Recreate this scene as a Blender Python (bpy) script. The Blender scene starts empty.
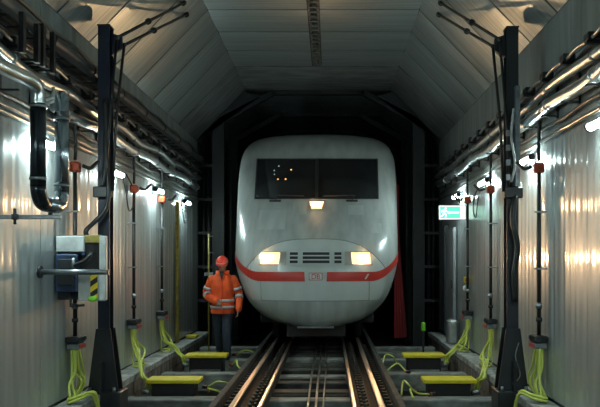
import bpy, bmesh, math, random
from mathutils import Vector, Matrix, Quaternion

random.seed(4)
SC = bpy.context.scene
COL = SC.collection
PI = math.pi

# ------------------------------------------------------------------ camera / world / exposure
F = 735.0            # focal length in pixels of a 600 x 407 frame
VPX, VPY = 329.0, 262.0
CAMX, CAMZ = 0.22, 1.43     # rail head is z = 0, track centre is x = 0
cd = bpy.data.cameras.new('camera')
cam = bpy.data.objects.new('camera', cd)
COL.objects.link(cam)
cam.location = (CAMX, 0, CAMZ)
cam.rotation_euler = (PI / 2, 0, 0)
cd.sensor_width = 36.0
cd.lens = F / 600 * 36
cd.shift_x = -(VPX - 300) / 600
cd.shift_y = (VPY - 203.5) / 600
cd.clip_end = 200
SC.camera = cam
w = bpy.data.worlds.new('world')
SC.world = w
w.use_nodes = True
w.node_tree.nodes['Background'].inputs[0].default_value = (0.012, 0.016, 0.018, 1)
w.node_tree.nodes['Background'].inputs[1].default_value = 1.0
SC.view_settings.view_transform = 'Standard'
SC.view_settings.look = 'None'
SC.view_settings.exposure = 0.2
SC.view_settings.gamma = 1.0
SC.view_settings.use_curve_mapping = False
SC.cycles.use_denoising = True
SC.cycles.sample_clamp_indirect = 4.0
SC.cycles.max_bounces = 10

LAMP_POWER = 175.0      # wall tubes
HEAD_BEAM = 58.0
HEAD_POWER = 110.0      # train headlights

# ------------------------------------------------------------------ materials
def new_mat(name):
    m = bpy.data.materials.new(name)
    m.use_nodes = True
    nt = m.node_tree
    return m, nt, nt.nodes['Principled BSDF']

def pm(name, c1, c2=None, scale=(6, 6, 6), rough=0.5, metal=0.0, bump=0.0, detail=6, lo=0.35, hi=0.65,
       rvar=0.0, spec=0.5, coat=0.0, coat_rough=0.05):
    m, nt, b = new_mat(name)
    b.inputs['Metallic'].default_value = metal
    b.inputs['Roughness'].default_value = rough
    b.inputs['Specular IOR Level'].default_value = spec
    b.inputs['Coat Weight'].default_value = coat
    b.inputs['Coat Roughness'].default_value = coat_rough
    if c2 is None:
        c2 = tuple(x * 0.8 for x in c1)
    tc = nt.nodes.new('ShaderNodeTexCoord')
    mp = nt.nodes.new('ShaderNodeMapping')
    mp.inputs['Scale'].default_value = scale
    oi = nt.nodes.new('ShaderNodeObjectInfo')
    nt.links.new(tc.outputs['Object'], mp.inputs['Vector'])
    mul = nt.nodes.new('ShaderNodeMath'); mul.operation = 'MULTIPLY'; mul.inputs[1].default_value = 37.0
    nt.links.new(oi.outputs['Random'], mul.inputs[0])
    nt.links.new(mul.outputs[0], mp.inputs['Location'])
    n = nt.nodes.new('ShaderNodeTexNoise')
    n.inputs['Scale'].default_value = 1.0
    n.inputs['Detail'].default_value = detail
    nt.links.new(mp.outputs[0], n.inputs['Vector'])
    r = nt.nodes.new('ShaderNodeValToRGB')
    r.color_ramp.elements[0].position = lo
    r.color_ramp.elements[1].position = hi
    r.color_ramp.elements[0].color = (*c2, 1)
    r.color_ramp.elements[1].color = (*c1, 1)
    nt.links.new(n.outputs['Fac'], r.inputs[0])
    nt.links.new(r.outputs[0], b.inputs['Base Color'])
    if rvar:
        mr = nt.nodes.new('ShaderNodeMapRange')
        mr.inputs['To Min'].default_value = rough + rvar
        mr.inputs['To Max'].default_value = max(0.02, rough - rvar)
        nt.links.new(n.outputs['Fac'], mr.inputs['Value'])
        nt.links.new(mr.outputs[0], b.inputs['Roughness'])
    if bump:
        bp = nt.nodes.new('ShaderNodeBump')
        bp.inputs['Strength'].default_value = bump
        bp.inputs['Distance'].default_value = 0.02
        nt.links.new(n.outputs['Fac'], bp.inputs['Height'])
        nt.links.new(bp.outputs[0], b.inputs['Normal'])
    return m

def em(name, col, power):
    m, nt, b = new_mat(name)
    b.inputs['Base Color'].default_value = (*[min(1, c) for c in col], 1)
    b.inputs['Emission Color'].default_value = (*col, 1)
    b.inputs['Emission Strength'].default_value = power
    return m

M = {}
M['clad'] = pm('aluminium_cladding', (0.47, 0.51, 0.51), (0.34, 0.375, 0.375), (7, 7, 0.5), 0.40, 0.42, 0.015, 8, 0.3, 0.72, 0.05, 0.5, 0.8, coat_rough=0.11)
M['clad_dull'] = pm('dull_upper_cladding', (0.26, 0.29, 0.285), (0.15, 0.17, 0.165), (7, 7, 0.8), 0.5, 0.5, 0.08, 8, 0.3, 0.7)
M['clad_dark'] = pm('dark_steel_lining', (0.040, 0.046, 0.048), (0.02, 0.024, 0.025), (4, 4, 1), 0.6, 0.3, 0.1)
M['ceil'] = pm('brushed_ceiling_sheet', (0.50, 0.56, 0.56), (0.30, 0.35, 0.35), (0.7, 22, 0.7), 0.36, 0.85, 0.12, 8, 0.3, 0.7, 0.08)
M['ceil_dark'] = pm('dark_ceiling_sheet', (0.24, 0.26, 0.26), (0.12, 0.13, 0.13), (2.2, 9, 2.2), 0.45, 0.6, 0.15)
M['seam'] = pm('dark_seam', (0.02, 0.022, 0.022), None, (8, 8, 8), 0.8)
M['rail_strip'] = pm('perforated_strip', (0.24, 0.23, 0.2), (0.05, 0.05, 0.05), (30, 18, 30), 0.45, 0.6, 0.3)
M['conc'] = pm('weathered_concrete', (0.38, 0.39, 0.365), (0.16, 0.165, 0.155), (7, 7, 7), 0.85, 0, 0.4, 10)
M['conc_side'] = pm('rust_stained_concrete', (0.2, 0.18, 0.155), (0.07, 0.06, 0.05), (9, 9, 4), 0.85, 0, 0.5, 10)
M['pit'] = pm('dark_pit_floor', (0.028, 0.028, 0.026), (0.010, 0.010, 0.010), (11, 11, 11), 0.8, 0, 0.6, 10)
M['beam'] = pm('grimy_grey_beam', (0.25, 0.25, 0.225), (0.09, 0.09, 0.08), (5, 14, 8), 0.8, 0.0, 0.5, 10)
M['sleeper'] = pm('oily_dark_sleeper', (0.055, 0.053, 0.047), (0.018, 0.018, 0.016), (6, 16, 10), 0.75, 0.0, 0.5, 10, spec=0.25)
M['rail_side'] = pm('rusty_rail_flank', (0.035, 0.028, 0.022), (0.015, 0.013, 0.011), (10, 10, 10), 0.75, 0.0, 0.3, spec=0.25)
M['rail_head'] = pm('polished_rail_head', (0.80, 0.70, 0.60), (0.62, 0.53, 0.45), (20, 0.8, 20), 0.34, 1.0, 0.05)
M['steel_dark'] = pm('dark_painted_steel', (0.032, 0.036, 0.042), (0.018, 0.02, 0.024), (6, 6, 2), 0.45, 0.2, 0.1)
M['navy'] = pm('dark_navy_steel', (0.020, 0.027, 0.048), (0.011, 0.014, 0.024), (6, 6, 2), 0.42, 0.2, 0.1)
M['steel_grey'] = pm('grey_galvanised_steel', (0.36, 0.39, 0.41), (0.24, 0.26, 0.28), (14, 14, 14), 0.4, 0.85, 0.05)
M['black'] = pm('black_rubber', (0.014, 0.014, 0.014), (0.008, 0.008, 0.008), (15, 15, 15), 0.45)
M['black_frame'] = pm('sooty_portal_steel', (0.018, 0.019, 0.020), (0.008, 0.009, 0.009), (5, 5, 2), 0.55, 0.2, 0.2)
M['foil'] = pm('silver_foil_jacket', (0.78, 0.81, 0.81), (0.60, 0.63, 0.63), (14, 5, 14), 0.3, 1.0, 0.12, 5)
M['duct_dark'] = pm('dark_insulated_pipe', (0.085, 0.085, 0.082), (0.045, 0.046, 0.045), (8, 3, 8), 0.45, 0.3, 0.2)
M['loop_dark'] = pm('dark_loop_pipe', (0.05, 0.06, 0.07), (0.02, 0.025, 0.03), (12, 12, 6), 0.25, 0.7, 0.1)
M['loop_highlit'] = pm('highlit_loop_pipe', (0.50, 0.56, 0.61), (0.36, 0.41, 0.46), (10, 10, 3), 0.24, 1.0, 0.03)  # same pipe as the dark leg; its highlight is put into the colour
M['conduit'] = pm('steel_conduit', (0.55, 0.55, 0.52), (0.3, 0.3, 0.28), (20, 4, 20), 0.28, 0.95, 0.1)
M['cable_dark'] = pm('dark_cable', (0.05, 0.048, 0.045), (0.025, 0.024, 0.022), (10, 4, 10), 0.35)
M['orange'] = pm('orange_red_plastic', (0.50, 0.075, 0.025), (0.30, 0.045, 0.02), (20, 20, 20), 0.45)
M['red_label'] = pm('red_tag', (0.55, 0.06, 0.04), None, (30, 30, 30), 0.5)
M['lime'] = pm('lime_yellow_hose', (0.60, 0.66, 0.12), (0.48, 0.54, 0.08), (14, 14, 5), 0.42)
M['yellow'] = pm('yellow_painted_board', (0.68, 0.56, 0.015), (0.55, 0.45, 0.012), (10, 10, 10), 0.5)
M['yellow_dirty'] = pm('dirty_yellow_paint', (0.34, 0.27, 0.05), (0.2, 0.16, 0.04), (14, 14, 14), 0.55)
M['white_box'] = pm('grubby_white_enamel', (0.62, 0.65, 0.64), (0.42, 0.44, 0.43), (9, 9, 9), 0.5)
M['blue_box'] = pm('blue_plastic', (0.02, 0.045, 0.11), (0.012, 0.022, 0.05), (9, 9, 9), 0.5)
M['grey_box'] = pm('grey_sheet_box', (0.42, 0.43, 0.41), (0.3, 0.31, 0.3), (9, 9, 9), 0.5, 0.3)
M['green_spot'] = pm('bright_green_paint', (0.22, 0.62, 0.03), None, (9, 9, 9), 0.5)
M['train'] = pm('offwhite_train_paint', (0.41, 0.43, 0.41), (0.28, 0.295, 0.28), (6.5, 3, 0.7), 0.3, 0.0, 0.0, 7, 0.3, 0.75, 0.05, 0.5, 0.25)  # dirt streaks, darkened further for the shade on the upward-facing nose
M['train_nose'] = pm('clean_lit_nose_paint', (0.50, 0.525, 0.505), (0.42, 0.445, 0.425), (4, 4, 1.6), 0.28, 0, 0, 6, 0.3, 0.75, 0, 0.5, 0.25)  # cleaner cover; the light on its front is put into the colour too
M['train_patch'] = pm('repainted_patch', (0.44, 0.465, 0.445), (0.33, 0.35, 0.33), (6.5, 3, 0.7), 0.3, 0, 0, 6, 0.3, 0.75)
M['train_red'] = pm('traffic_red_stripe', (0.50, 0.035, 0.022), (0.42, 0.028, 0.02), (3, 3, 6), 0.35, 0, 0, 5, 0.3, 0.7)
M['train_under'] = pm('underframe_black', (0.012, 0.012, 0.012), None, (8, 8, 8), 0.7)
M['glass'] = pm('dark_windscreen_glass', (0.010, 0.011, 0.012), (0.006, 0.006, 0.007), (3, 3, 3), 0.12, 0, 0, 3, spec=0.5)
M['seal'] = pm('black_seal', (0.016, 0.016, 0.016), None, (8, 8, 8), 0.6)
M['seam_grey'] = pm('panel_gap_grey', (0.16, 0.165, 0.16), None, (8, 8, 8), 0.6)
M['reflector'] = pm('lamp_reflector_housing', (0.45, 0.42, 0.38), None, (8, 8, 8), 0.3, 0.8)
M['red_cloth'] = pm('dark_red_fabric', (0.22, 0.008, 0.008), (0.13, 0.006, 0.006), (6, 6, 1), 0.8)
M['hi_vis'] = pm('hi_vis_orange_fabric', (0.95, 0.12, 0.02), (0.72, 0.075, 0.012), (9, 9, 6), 0.7, 0, 0.4)
M['silver_tape'] = pm('silver_reflective_tape', (0.62, 0.66, 0.68), (0.5, 0.54, 0.56), (20, 20, 20), 0.45, 0.1)
M['jeans'] = pm('dark_blue_denim', (0.035, 0.045, 0.065), (0.02, 0.027, 0.04), (14, 14, 8), 0.8, 0, 0.2)
M['skin'] = pm('skin', (0.36, 0.2, 0.14), (0.3, 0.16, 0.11), (14, 14, 14), 0.55)
M['hair'] = pm('dark_hair', (0.03, 0.022, 0.018), None, (30, 30, 30), 0.6)
M['helmet'] = pm('red_helmet_shell', (0.75, 0.045, 0.02), (0.6, 0.035, 0.02), (5, 5, 5), 0.35)
M['boot'] = pm('black_boot_leather', (0.02, 0.02, 0.02), None, (15, 15, 15), 0.6)
M['sign_white'] = em('sign_white_light', (0.85, 1.0, 0.95), 1.6)
M['sign_green'] = em('sign_green_light', (0.12, 0.80, 0.50), 1.0)
M['door_pale'] = pm('pale_grey_door', (0.36, 0.39, 0.4), (0.25, 0.27, 0.28), (4, 4, 2), 0.5, 0.3)
M['tube'] = em('cool_tube_light', (0.77, 1.0, 0.985), LAMP_POWER)
M['head'] = em('warm_headlight', (1.0, 0.60, 0.30), HEAD_POWER)
M['head_lens'] = em('amber_lit_lens', (1.0, 0.56, 0.24), 2.0)
M['glint_orange'] = em('amber_glint', (1.0, 0.42, 0.08), 1.6)
M['glint_white'] = em('white_glint', (0.7, 0.85, 0.9), 0.8)
M['hazard'] = None
def hazard():
    m, nt, b = new_mat('yellow_black_hazard_stripes')
    tc = nt.nodes.new('ShaderNodeTexCoord')
    mp = nt.nodes.new('ShaderNodeMapping'); mp.inputs['Rotation'].default_value = (0, math.radians(35), 0)
    wv = nt.nodes.new('ShaderNodeTexWave'); wv.bands_direction = 'Z'; wv.inputs['Scale'].default_value = 3.4
    r = nt.nodes.new('ShaderNodeValToRGB'); r.color_ramp.interpolation = 'CONSTANT'
    r.color_ramp.elements[0].color = (0.015, 0.015, 0.015, 1)
    r.color_ramp.elements[1].color = (0.7, 0.5, 0.02, 1); r.color_ramp.elements[1].position = 0.5
    nt.links.new(tc.outputs['Object'], mp.inputs[0]); nt.links.new(mp.outputs[0], wv.inputs['Vector'])
    nt.links.new(wv.outputs['Fac'], r.inputs[0]); nt.links.new(r.outputs[0], b.inputs['Base Color'])
    return m
M['hazard'] = hazard()

# ------------------------------------------------------------------ mesh helpers
ORG = {}      # object name -> world offset of its root

class MB:
    def __init__(s):
        s.v = []; s.f = []; s.sm = []
    def add(s, vs, fs, smooth=False):
        o = len(s.v)
        s.v += [tuple(p) for p in vs]
        s.f += [tuple(i + o for i in f) for f in fs]
        s.sm += [smooth] * len(fs)
        return s
    def box(s, x0, x1, y0, y1, z0, z1, bev=0.0):
        x0, x1 = min(x0, x1), max(x0, x1); y0, y1 = min(y0, y1), max(y0, y1); z0, z1 = min(z0, z1), max(z0, z1)
        if bev <= 0:
            vs = [(x, y, z) for z in (z0, z1) for x, y in ((x0, y0), (x1, y0), (x1, y1), (x0, y1))]
            return s.add(vs, [(3, 2, 1, 0), (4, 5, 6, 7), (0, 1, 5, 4), (1, 2, 6, 5), (2, 3, 7, 6), (3, 0, 4, 7)])
        b = min(bev, (x1 - x0) / 2.1, (y1 - y0) / 2.1, (z1 - z0) / 2.1)
        vs = []
        for z, e in ((z0, b), (z0 + b, 0), (z1 - b, 0), (z1, b)):
            c = [(x0 + e + b, y0 + e), (x1 - e - b, y0 + e), (x1 - e, y0 + e + b), (x1 - e, y1 - e - b),
                 (x1 - e - b, y1 - e), (x0 + e + b, y1 - e), (x0 + e, y1 - e - b), (x0 + e, y0 + e + b)]
            if e == 0:
                c = [(x0 + b, y0), (x1 - b, y0), (x1, y0 + b), (x1, y1 - b), (x1 - b, y1), (x0 + b, y1), (x0, y1 - b), (x0, y0 + b)]
            else:
                c = [(x0 + b, y0 + b), (x1 - b, y0 + b), (x1 - b, y0 + b), (x1 - b, y1 - b), (x1 - b, y1 - b), (x0 + b, y1 - b), (x0 + b, y1 - b), (x0 + b, y0 + b)]
            vs += [(x, y, z) for x, y in c]
        fs = [tuple(reversed(range(8))), tuple(range(24, 32))]
        for k in range(3):
            for i in range(8):
                j = (i + 1) % 8
                fs.append((k * 8 + i, k * 8 + j, k * 8 + 8 + j, k * 8 + 8 + i))
        return s.add(vs, fs)
    def ring_frame(s, d, up=None):
        d = Vector(d).normalized()
        u = Vector((0, 0, 1)) if abs(d.z) < 0.95 else Vector((1, 0, 0))
        a = d.cross(u).normalized()
        return a, d.cross(a).normalized()
    def cyl(s, p, q, r, r2=None, n=12, caps=True):
        p, q = Vector(p), Vector(q)
        r2 = r if r2 is None else r2
        a, b = s.ring_frame(q - p)
        vs = []
        for c, rr in ((p, r), (q, r2)):
            vs += [c + (a * math.cos(t) + b * math.sin(t)) * rr for t in [2 * PI * i / n for i in range(n)]]
        fs = [(i, (i + 1) % n, n + (i + 1) % n, n + i) for i in range(n)]
        s.add(vs, fs, True)
        if caps:
            o = len(s.v) - 2 * n
            s.f += [tuple(o + i for i in reversed(range(n))), tuple(o + n + i for i in range(n))]
            s.sm += [False, False]
        return s
    def tube(s, pts, r, n=8, caps=True):
        pts = [Vector(p) for p in pts]
        m = len(pts)
        rs = r if isinstance(r, (list, tuple)) else [r] * m
        vs = []
        t0 = (pts[1] - pts[0]).normalized()
        a, b = s.ring_frame(t0)
        prev = t0
        for i, p in enumerate(pts):
            t = (pts[min(i + 1, m - 1)] - pts[max(i - 1, 0)]).normalized()
            q = prev.rotation_difference(t)
            a = q @ a; b = q @ b; prev = t
            vs += [p + (a * math.cos(k) + b * math.sin(k)) * rs[i] for k in [2 * PI * j / n for j in range(n)]]
        fs = []
        for i in range(m - 1):
            for j in range(n):
                k = (j + 1) % n
                fs.append((i * n + j, i * n + k, i * n + n + k, i * n + n + j))
        s.add(vs, fs, True)
        if caps:
            o = len(s.v) - m * n
            s.f += [tuple(o + i for i in reversed(range(n))), tuple(o + (m - 1) * n + i for i in range(n))]
            s.sm += [False, False]
        return s
    def sphere(s, c, r, n=12, m=8):
        rx, ry, rz = r if isinstance(r, (list, tuple)) else (r, r, r)
        vs = [(c[0], c[1], c[2] - rz)]
        for i in range(1, m):
            t = PI * i / m
            vs += [(c[0] + rx * math.sin(t) * math.cos(2 * PI * j / n), c[1] + ry * math.sin(t) * math.sin(2 * PI * j / n), c[2] - rz * math.cos(t)) for j in range(n)]
        vs.append((c[0], c[1], c[2] + rz))
        fs = [(0, 1 + (j + 1) % n, 1 + j) for j in range(n)]
        for i in range(m - 2):
            for j in range(n):
                k = (j + 1) % n
                fs.append((1 + i * n + j, 1 + i * n + k, 1 + i * n + n + k, 1 + i * n + n + j))
        L = len(vs) - 1
        fs += [(L, L - n + j, L - n + (j + 1) % n) for j in range(n)]
        return s.add(vs, fs, True)
    def grid(s, rows, smooth=True, closed=False):
        m = len(rows); n = len(rows[0])
        vs = [p for r in rows for p in r]
        fs = []
        for i in range(m - 1):
            for j in range(n if closed else n - 1):
                k = (j + 1) % n
                fs.append((i * n + j, i * n + k, i * n + n + k, i * n + n + j))
        return s.add(vs, fs, smooth)
    def prism(s, poly, axis, a, b):
        """poly of 2-D points extruded along axis from a to b; axis 'y': poly is (x, z); 'x': (y, z); 'z': (x, y)"""
        def P(u, v, w):
            return {'y': (u, w, v), 'x': (w, u, v), 'z': (u, v, w)}[axis]
        n = len(poly)
        vs = [P(u, v, a) for u, v in poly] + [P(u, v, b) for u, v in poly]
        fs = [tuple(range(n)), tuple(reversed(range(n, 2 * n)))]
        fs += [((i + 1) % n, i, n + i, n + (i + 1) % n) for i in range(n)]
        return s.add(vs, fs)
    def mesh(s, name, off=(0, 0, 0)):
        me = bpy.data.meshes.new(name)
        me.from_pydata([(x - off[0], y - off[1], z - off[2]) for x, y, z in s.v], [], s.f)
        me.polygons.foreach_set('use_smooth', s.sm)
        bm = bmesh.new(); bm.from_mesh(me)
        bmesh.ops.recalc_face_normals(bm, faces=bm.faces)
        bm.to_mesh(me); bm.free()
        me.update()
        return me
    def build(s, name, mat, parent=None, org=None):
        """world coordinates in; parent given: part of it. org: own origin of a top-level mesh"""
        if parent is not None:
            off = ORG.get(parent.name, (0, 0, 0))
        else:
            off = org if org is not None else (0, 0, 0)
        me = s.mesh(name, off)
        me.materials.append(M[mat])
        o = bpy.data.objects.new(name, me)
        COL.objects.link(o)
        if parent is not None:
            o.parent = parent
        else:
            o.location = off
        ORG[o.name] = off
        return o

def thing(name, label, cat, loc, group=None):
    o = bpy.data.objects.new(name, None)
    o.empty_display_size = 0.1
    COL.objects.link(o)
    o.location = loc
    ORG[o.name] = tuple(loc)
    tag(o, label, cat, group)
    return o

def tag(o, label, cat, group=None):
    o['label'] = label; o['category'] = cat
    if group:
        o['group'] = group
    return o

def struct(o):
    o['kind'] = 'structure'
    return o

def copy_tree(o, loc, rz=None, label=None, parent=None):
    c = o.copy(); COL.objects.link(c)
    c.parent = parent
    if parent is None:
        c.location = loc
        if rz is not None:
            c.rotation_euler[2] = rz
        if label:
            c['label'] = label
        ORG[c.name] = tuple(loc)
    for ch in [x for x in bpy.data.objects if x.parent == o]:
        copy_tree(ch, None, None, None, c)
    return c

def put(name, me, parent, loc, rot=(0, 0, 0), scale=(1, 1, 1)):
    o = bpy.data.objects.new(name, me)
    COL.objects.link(o)
    off = ORG.get(parent.name, (0, 0, 0)) if parent else (0, 0, 0)
    o.parent = parent
    o.location = (loc[0] - off[0], loc[1] - off[1], loc[2] - off[2])
    o.rotation_euler = rot
    o.scale = scale
    ORG[o.name] = tuple(loc)
    return o

def smooth_path(pts, sub=6):
    P = [Vector(p) for p in pts]
    P = [P[0] * 2 - P[1]] + P + [P[-1] * 2 - P[-2]]
    out = []
    for i in range(1, len(P) - 2):
        for k in range(sub):
            t = k / sub
            a, b, c, d = P[i - 1], P[i], P[i + 1], P[i + 2]
            out.append(0.5 * ((2 * b) + (c - a) * t + (2 * a - 5 * b + 4 * c - d) * t * t + (3 * b - a - 3 * c + d) * t ** 3))
    out.append(P[-2])
    return out

# ------------------------------------------------------------------ setting: tunnel shell
WX = 2.52            # half width between the wall claddings
ZS = 3.94            # where the wall meets the sloping ceiling
ZC = 5.00            # flat ceiling
CX = 1.50            # half width of flat ceiling
Y0, Y1, YE = -9.0, 14.8, 25.0
PITCH = 0.16

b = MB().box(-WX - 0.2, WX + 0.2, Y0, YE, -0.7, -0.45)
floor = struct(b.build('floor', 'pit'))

def rib_panel(name, wid, h, mat, amp=0.0030, nr=6):
    """a ribbed sheet, its face looking towards +x, local y along the wall"""
    mb = MB()
    N = nr * 8
    g = 0.005
    ys = [g + (wid - 2 * g) * i / N for i in range(N + 1)]
    prof = [(amp * math.cos(2 * PI * nr * i / N) * (0.75 + 0.5 * math.sin(i * 0.37)), y) for i, y in enumerate(ys)]
    mb.grid([[(x, y, 0) for x, y in prof], [(x, y, h) for x, y in prof]])
    mb.grid([[(-0.03, ys[0], 0), (-0.03, ys[0], h)], [(prof[0][0], ys[0], 0), (prof[0][0], ys[0], h)]], False)
    mb.grid([[(prof[-1][0], ys[-1], 0), (prof[-1][0], ys[-1], h)], [(-0.03, ys[-1], 0), (-0.03, ys[-1], h)]], False)
    me = mb.mesh(name); me.materials.append(M[mat])
    return me

PW = 0.96
low_me = rib_panel('wall_panel', PW, 2.72, 'clad')
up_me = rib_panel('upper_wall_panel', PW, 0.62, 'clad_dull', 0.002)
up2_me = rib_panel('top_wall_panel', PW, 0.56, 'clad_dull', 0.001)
for side, sx in (('left', -1), ('right', 1)):
    b = MB().box(sx * (WX + 0.012), sx * (WX + 0.2), Y0, YE, -0.6, ZS + 0.1)
    wall = struct(b.build('wall_' + side, 'seam'))
    k0, k1 = -9, 16
    for k in range(k0, k1):
        y = 6.98 - PW + (k - 6) * PW
        if sx < 0:
            rot, yy = (0, 0, 0), y
        else:
            rot, yy = (0, 0, PI), y + PW
        put('panel', low_me, wall, (sx * WX, yy, 0.02), rot)
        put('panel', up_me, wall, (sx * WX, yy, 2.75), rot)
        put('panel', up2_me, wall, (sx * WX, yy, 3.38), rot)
    # dark lined stretch beyond the cladding
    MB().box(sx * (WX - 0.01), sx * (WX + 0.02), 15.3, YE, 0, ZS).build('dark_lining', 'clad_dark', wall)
b = MB().box(-WX - 0.2, WX + 0.2, Y0 - 0.2, Y0, -0.7, ZC + 0.2)
struct(b.build('wall_back', 'clad_dull'))
b = MB().box(-WX - 0.2, WX + 0.2, YE, YE + 0.2, -0.7, ZC + 0.2)
struct(b.build('wall_front', 'clad_dark'))

# ceiling: backing shell with sheet panels
b = MB()
b.prism([(-WX - .2, ZS + .05), (-WX - .012, ZS + .05), (-CX - 0.01, ZC + .025), (CX + 0.01, ZC + .025), (WX + .012, ZS + .05), (WX + .2, ZS + .05), (WX + .2, ZC + .25), (-WX - .2, ZC + .25)], 'y', Y0, YE)
ceiling = struct(b.build('ceiling', 'seam'))
def sheet(name, u0, u1, wid, mat, bow=0.012):
    """flat or sloping sheet: from point u0 to u1 in (x, z), 'wid' long in y, with a slight bow"""
    mb = MB(); g = 0.016
    d = Vector((u1[0] - u0[0], u1[1] - u0[1])); L = d.length; d /= L
    nrm = Vector((d.y, -d.x))
    if nrm.y > 0: nrm = -nrm
    rows = []
    for j in range(7):
        yy = g + (wid - 2 * g) * j / 6
        row = []
        for i in range(5):
            t = (0.004 + (L - 0.008) * i / 4)
            q = Vector(u0) + d * t + nrm * (bow * math.sin(PI * j / 6))
            row.append((q.x, yy, q.y))
        rows.append(row)
    mb.grid(rows)
    up = -nrm * 0.02
    for r in (rows[0], rows[-1]):
        mb.grid([[p for p in r], [(p[0] + up.x, p[1], p[2] + up.y) for p in r]], False)
    me = mb.mesh(name); me.materials.append(M[mat])
    return me
CW = 1.0
flat_l = sheet('ceiling_sheet', (-CX, ZC), (-0.085, ZC), CW, 'ceil')
flat_r = sheet('ceiling_sheet', (0.085, ZC), (CX, ZC), CW, 'ceil')
slp_l = sheet('slope_sheet', (-WX, ZS), (-CX, ZC), CW, 'ceil')
slp_r = sheet('slope_sheet', (CX, ZC), (WX, ZS), CW, 'ceil')
for k in range(-9, 13):
    y = k * CW + 0.40
    for me in (flat_l, flat_r, slp_l, slp_r):
        put('panel', me, ceiling, (0, y, 0))
dk = [sheet('dark_sheet', a, c, 2.2, 'ceil_dark') for a, c in (((-CX, ZC), (CX, ZC)), ((-WX, ZS), (-CX, ZC)), ((CX, ZC), (WX, ZS)))]  # darker sheets for the ceiling near and beyond the portal
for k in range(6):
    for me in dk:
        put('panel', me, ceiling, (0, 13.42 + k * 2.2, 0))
# perforated strip along the ceiling's middle
st = MB().box(-0.08, 0.08, Y0, 13.4, ZC + 0.012, ZC + 0.03)
st.build('ceiling_strip', 'rail_strip', ceiling)
rg = MB()
y = 9.4
while y < 13.3:
    rg.box(-0.075, 0.075, y, y + 0.03, ZC - 0.03, ZC + 0.012)
    rg.box(-0.075, -0.05, y, y + 0.2, ZC - 0.02, ZC + 0.012)
    rg.box(0.05, 0.075, y, y + 0.2, ZC - 0.02, ZC + 0.012)
    y += 0.2
rg.build('strip_rungs', 'rail_strip', ceiling)['kind'] = 'stuff'

# concrete ledges along both walls, block by block
for n, sx in ((1, -1), (2, 1)):
    root = struct(MB().box(sx * 2.29, sx * 2.515, Y0, 15.2, -0.449, -0.03).build('trim_%d' % n, 'conc_side'))
    y = -3.6
    k = 0
    while y < 15.0:
        L = 1.16 if k % 3 else 0.92
        y2 = min(y + L, 15.15)
        dz = random.uniform(-0.012, 0.008)
        # gap where the post's plinth sits
        segs = [(y, y2)]
        for a, c in segs:
            MB().box(sx * 2.25, sx * 2.515, a + 0.006, c - 0.006, -0.085, 0.0 + dz, 0.008).build('block', 'conc', root)
            MB().box(sx * (2.25 + random.uniform(0.008, 0.02)), sx * 2.3, a + 0.006, c - 0.006, -0.25, -0.095).build('block', 'conc_side', root)
            MB().box(sx * (2.25 + random.uniform(0.004, 0.016)), sx * 2.3, a + 0.006, c - 0.006, -0.445, -0.26).build('block', 'conc_side', root)
        y = y2; k += 1

# ------------------------------------------------------------------ track
tr = thing('railway_track', 'polished railway track with inner guard rails running under the train', 'track', (0, 6, -0.45))
for sx in (-1, 1):
    MB().box(sx * 0.720, sx * 0.780, 1.5, 24, -0.03, 0.0, 0.008).build('rail_head', 'rail_head', tr)
    MB().prism([(sx * 0.74, -0.03), (sx * 0.74, -0.13), (sx * 0.685, -0.15), (sx * 0.815, -0.15), (sx * 0.76, -0.13), (sx * 0.76, -0.03)], 'y', 1.5, 24).build('rail_web', 'rail_side', tr)
    MB().box(sx * 0.458, sx * 0.498, 1.5, 24, -0.045, -0.015, 0.008).build('guard_rail', 'rail_head', tr)
    MB().box(sx * 0.46, sx * 0.50, 1.5, 24, -0.15, -0.045).build('guard_rail_web', 'rail_side', tr)
    MB().box(sx * 0.93, sx * 1.0, 1.5, 24, -0.45, -0.02, 0.008).build('edge_beam', 'sleeper', tr)
    MB().box(sx * 0.52, sx * 0.68, 1.5, 24, -0.22, -0.12).build('clip_bed', 'rail_side', tr)
    c = MB()
    y = 6.0
    while y < 13.6:
        c.box(sx * 0.555, sx * 0.645, y, y + 0.085, -0.12, -0.075)
        c.cyl((sx * 0.60, y + 0.04, -0.08), (sx * 0.60, y + 0.04, -0.045), 0.022, n=6)
        c.box(sx * 0.84, sx * 0.90, y, y + 0.07, -0.15, -0.09)
        y += 0.2
    c.build('rail_clips', 'rail_side', tr)['kind'] = 'stuff'
    MB().box(sx * 0.80, sx * 0.93, 1.5, 24, -0.25, -0.15).build('walk_strip', 'sleeper', tr)
y = 4.78
k = 0
while y < 16:
    m = 'sleeper' if k % 3 else 'beam'
    MB().box(-0.915, 0.915, y, y + 0.24, -0.36, -0.153 - 0.01 * (k % 2), 0.012).build('sleeper', m, tr)
    if k % 2 == 0:
        MB().box(-0.44, 0.44, y + 0.29, y + 0.33, -0.36, -0.14, 0.006).build('cross_tie', 'sleeper', tr)
    y += 0.6; k += 1
for i, (x, r, wob) in enumerate(((-0.012, 0.013, 0.006), (0.08, 0.014, 0.004), (0.168, 0.009, 0.01))):
    pts = [(x + wob * math.sin(yy * 1.1 + i), yy, -0.14 + r) for yy in [2 + 0.5 * j for j in range(40)]]
    o = MB().tube(pts, r, 8).build('floor_conduit', 'conduit', None, (x, 2, -0.14))
    tag(o, ('grey conduit between the rails, leftmost of the three', 'grey conduit between the rails, middle one of the three',
            'thin grey conduit between the rails, rightmost of the three')[i], 'conduit', 'conduits between the rails')

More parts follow.
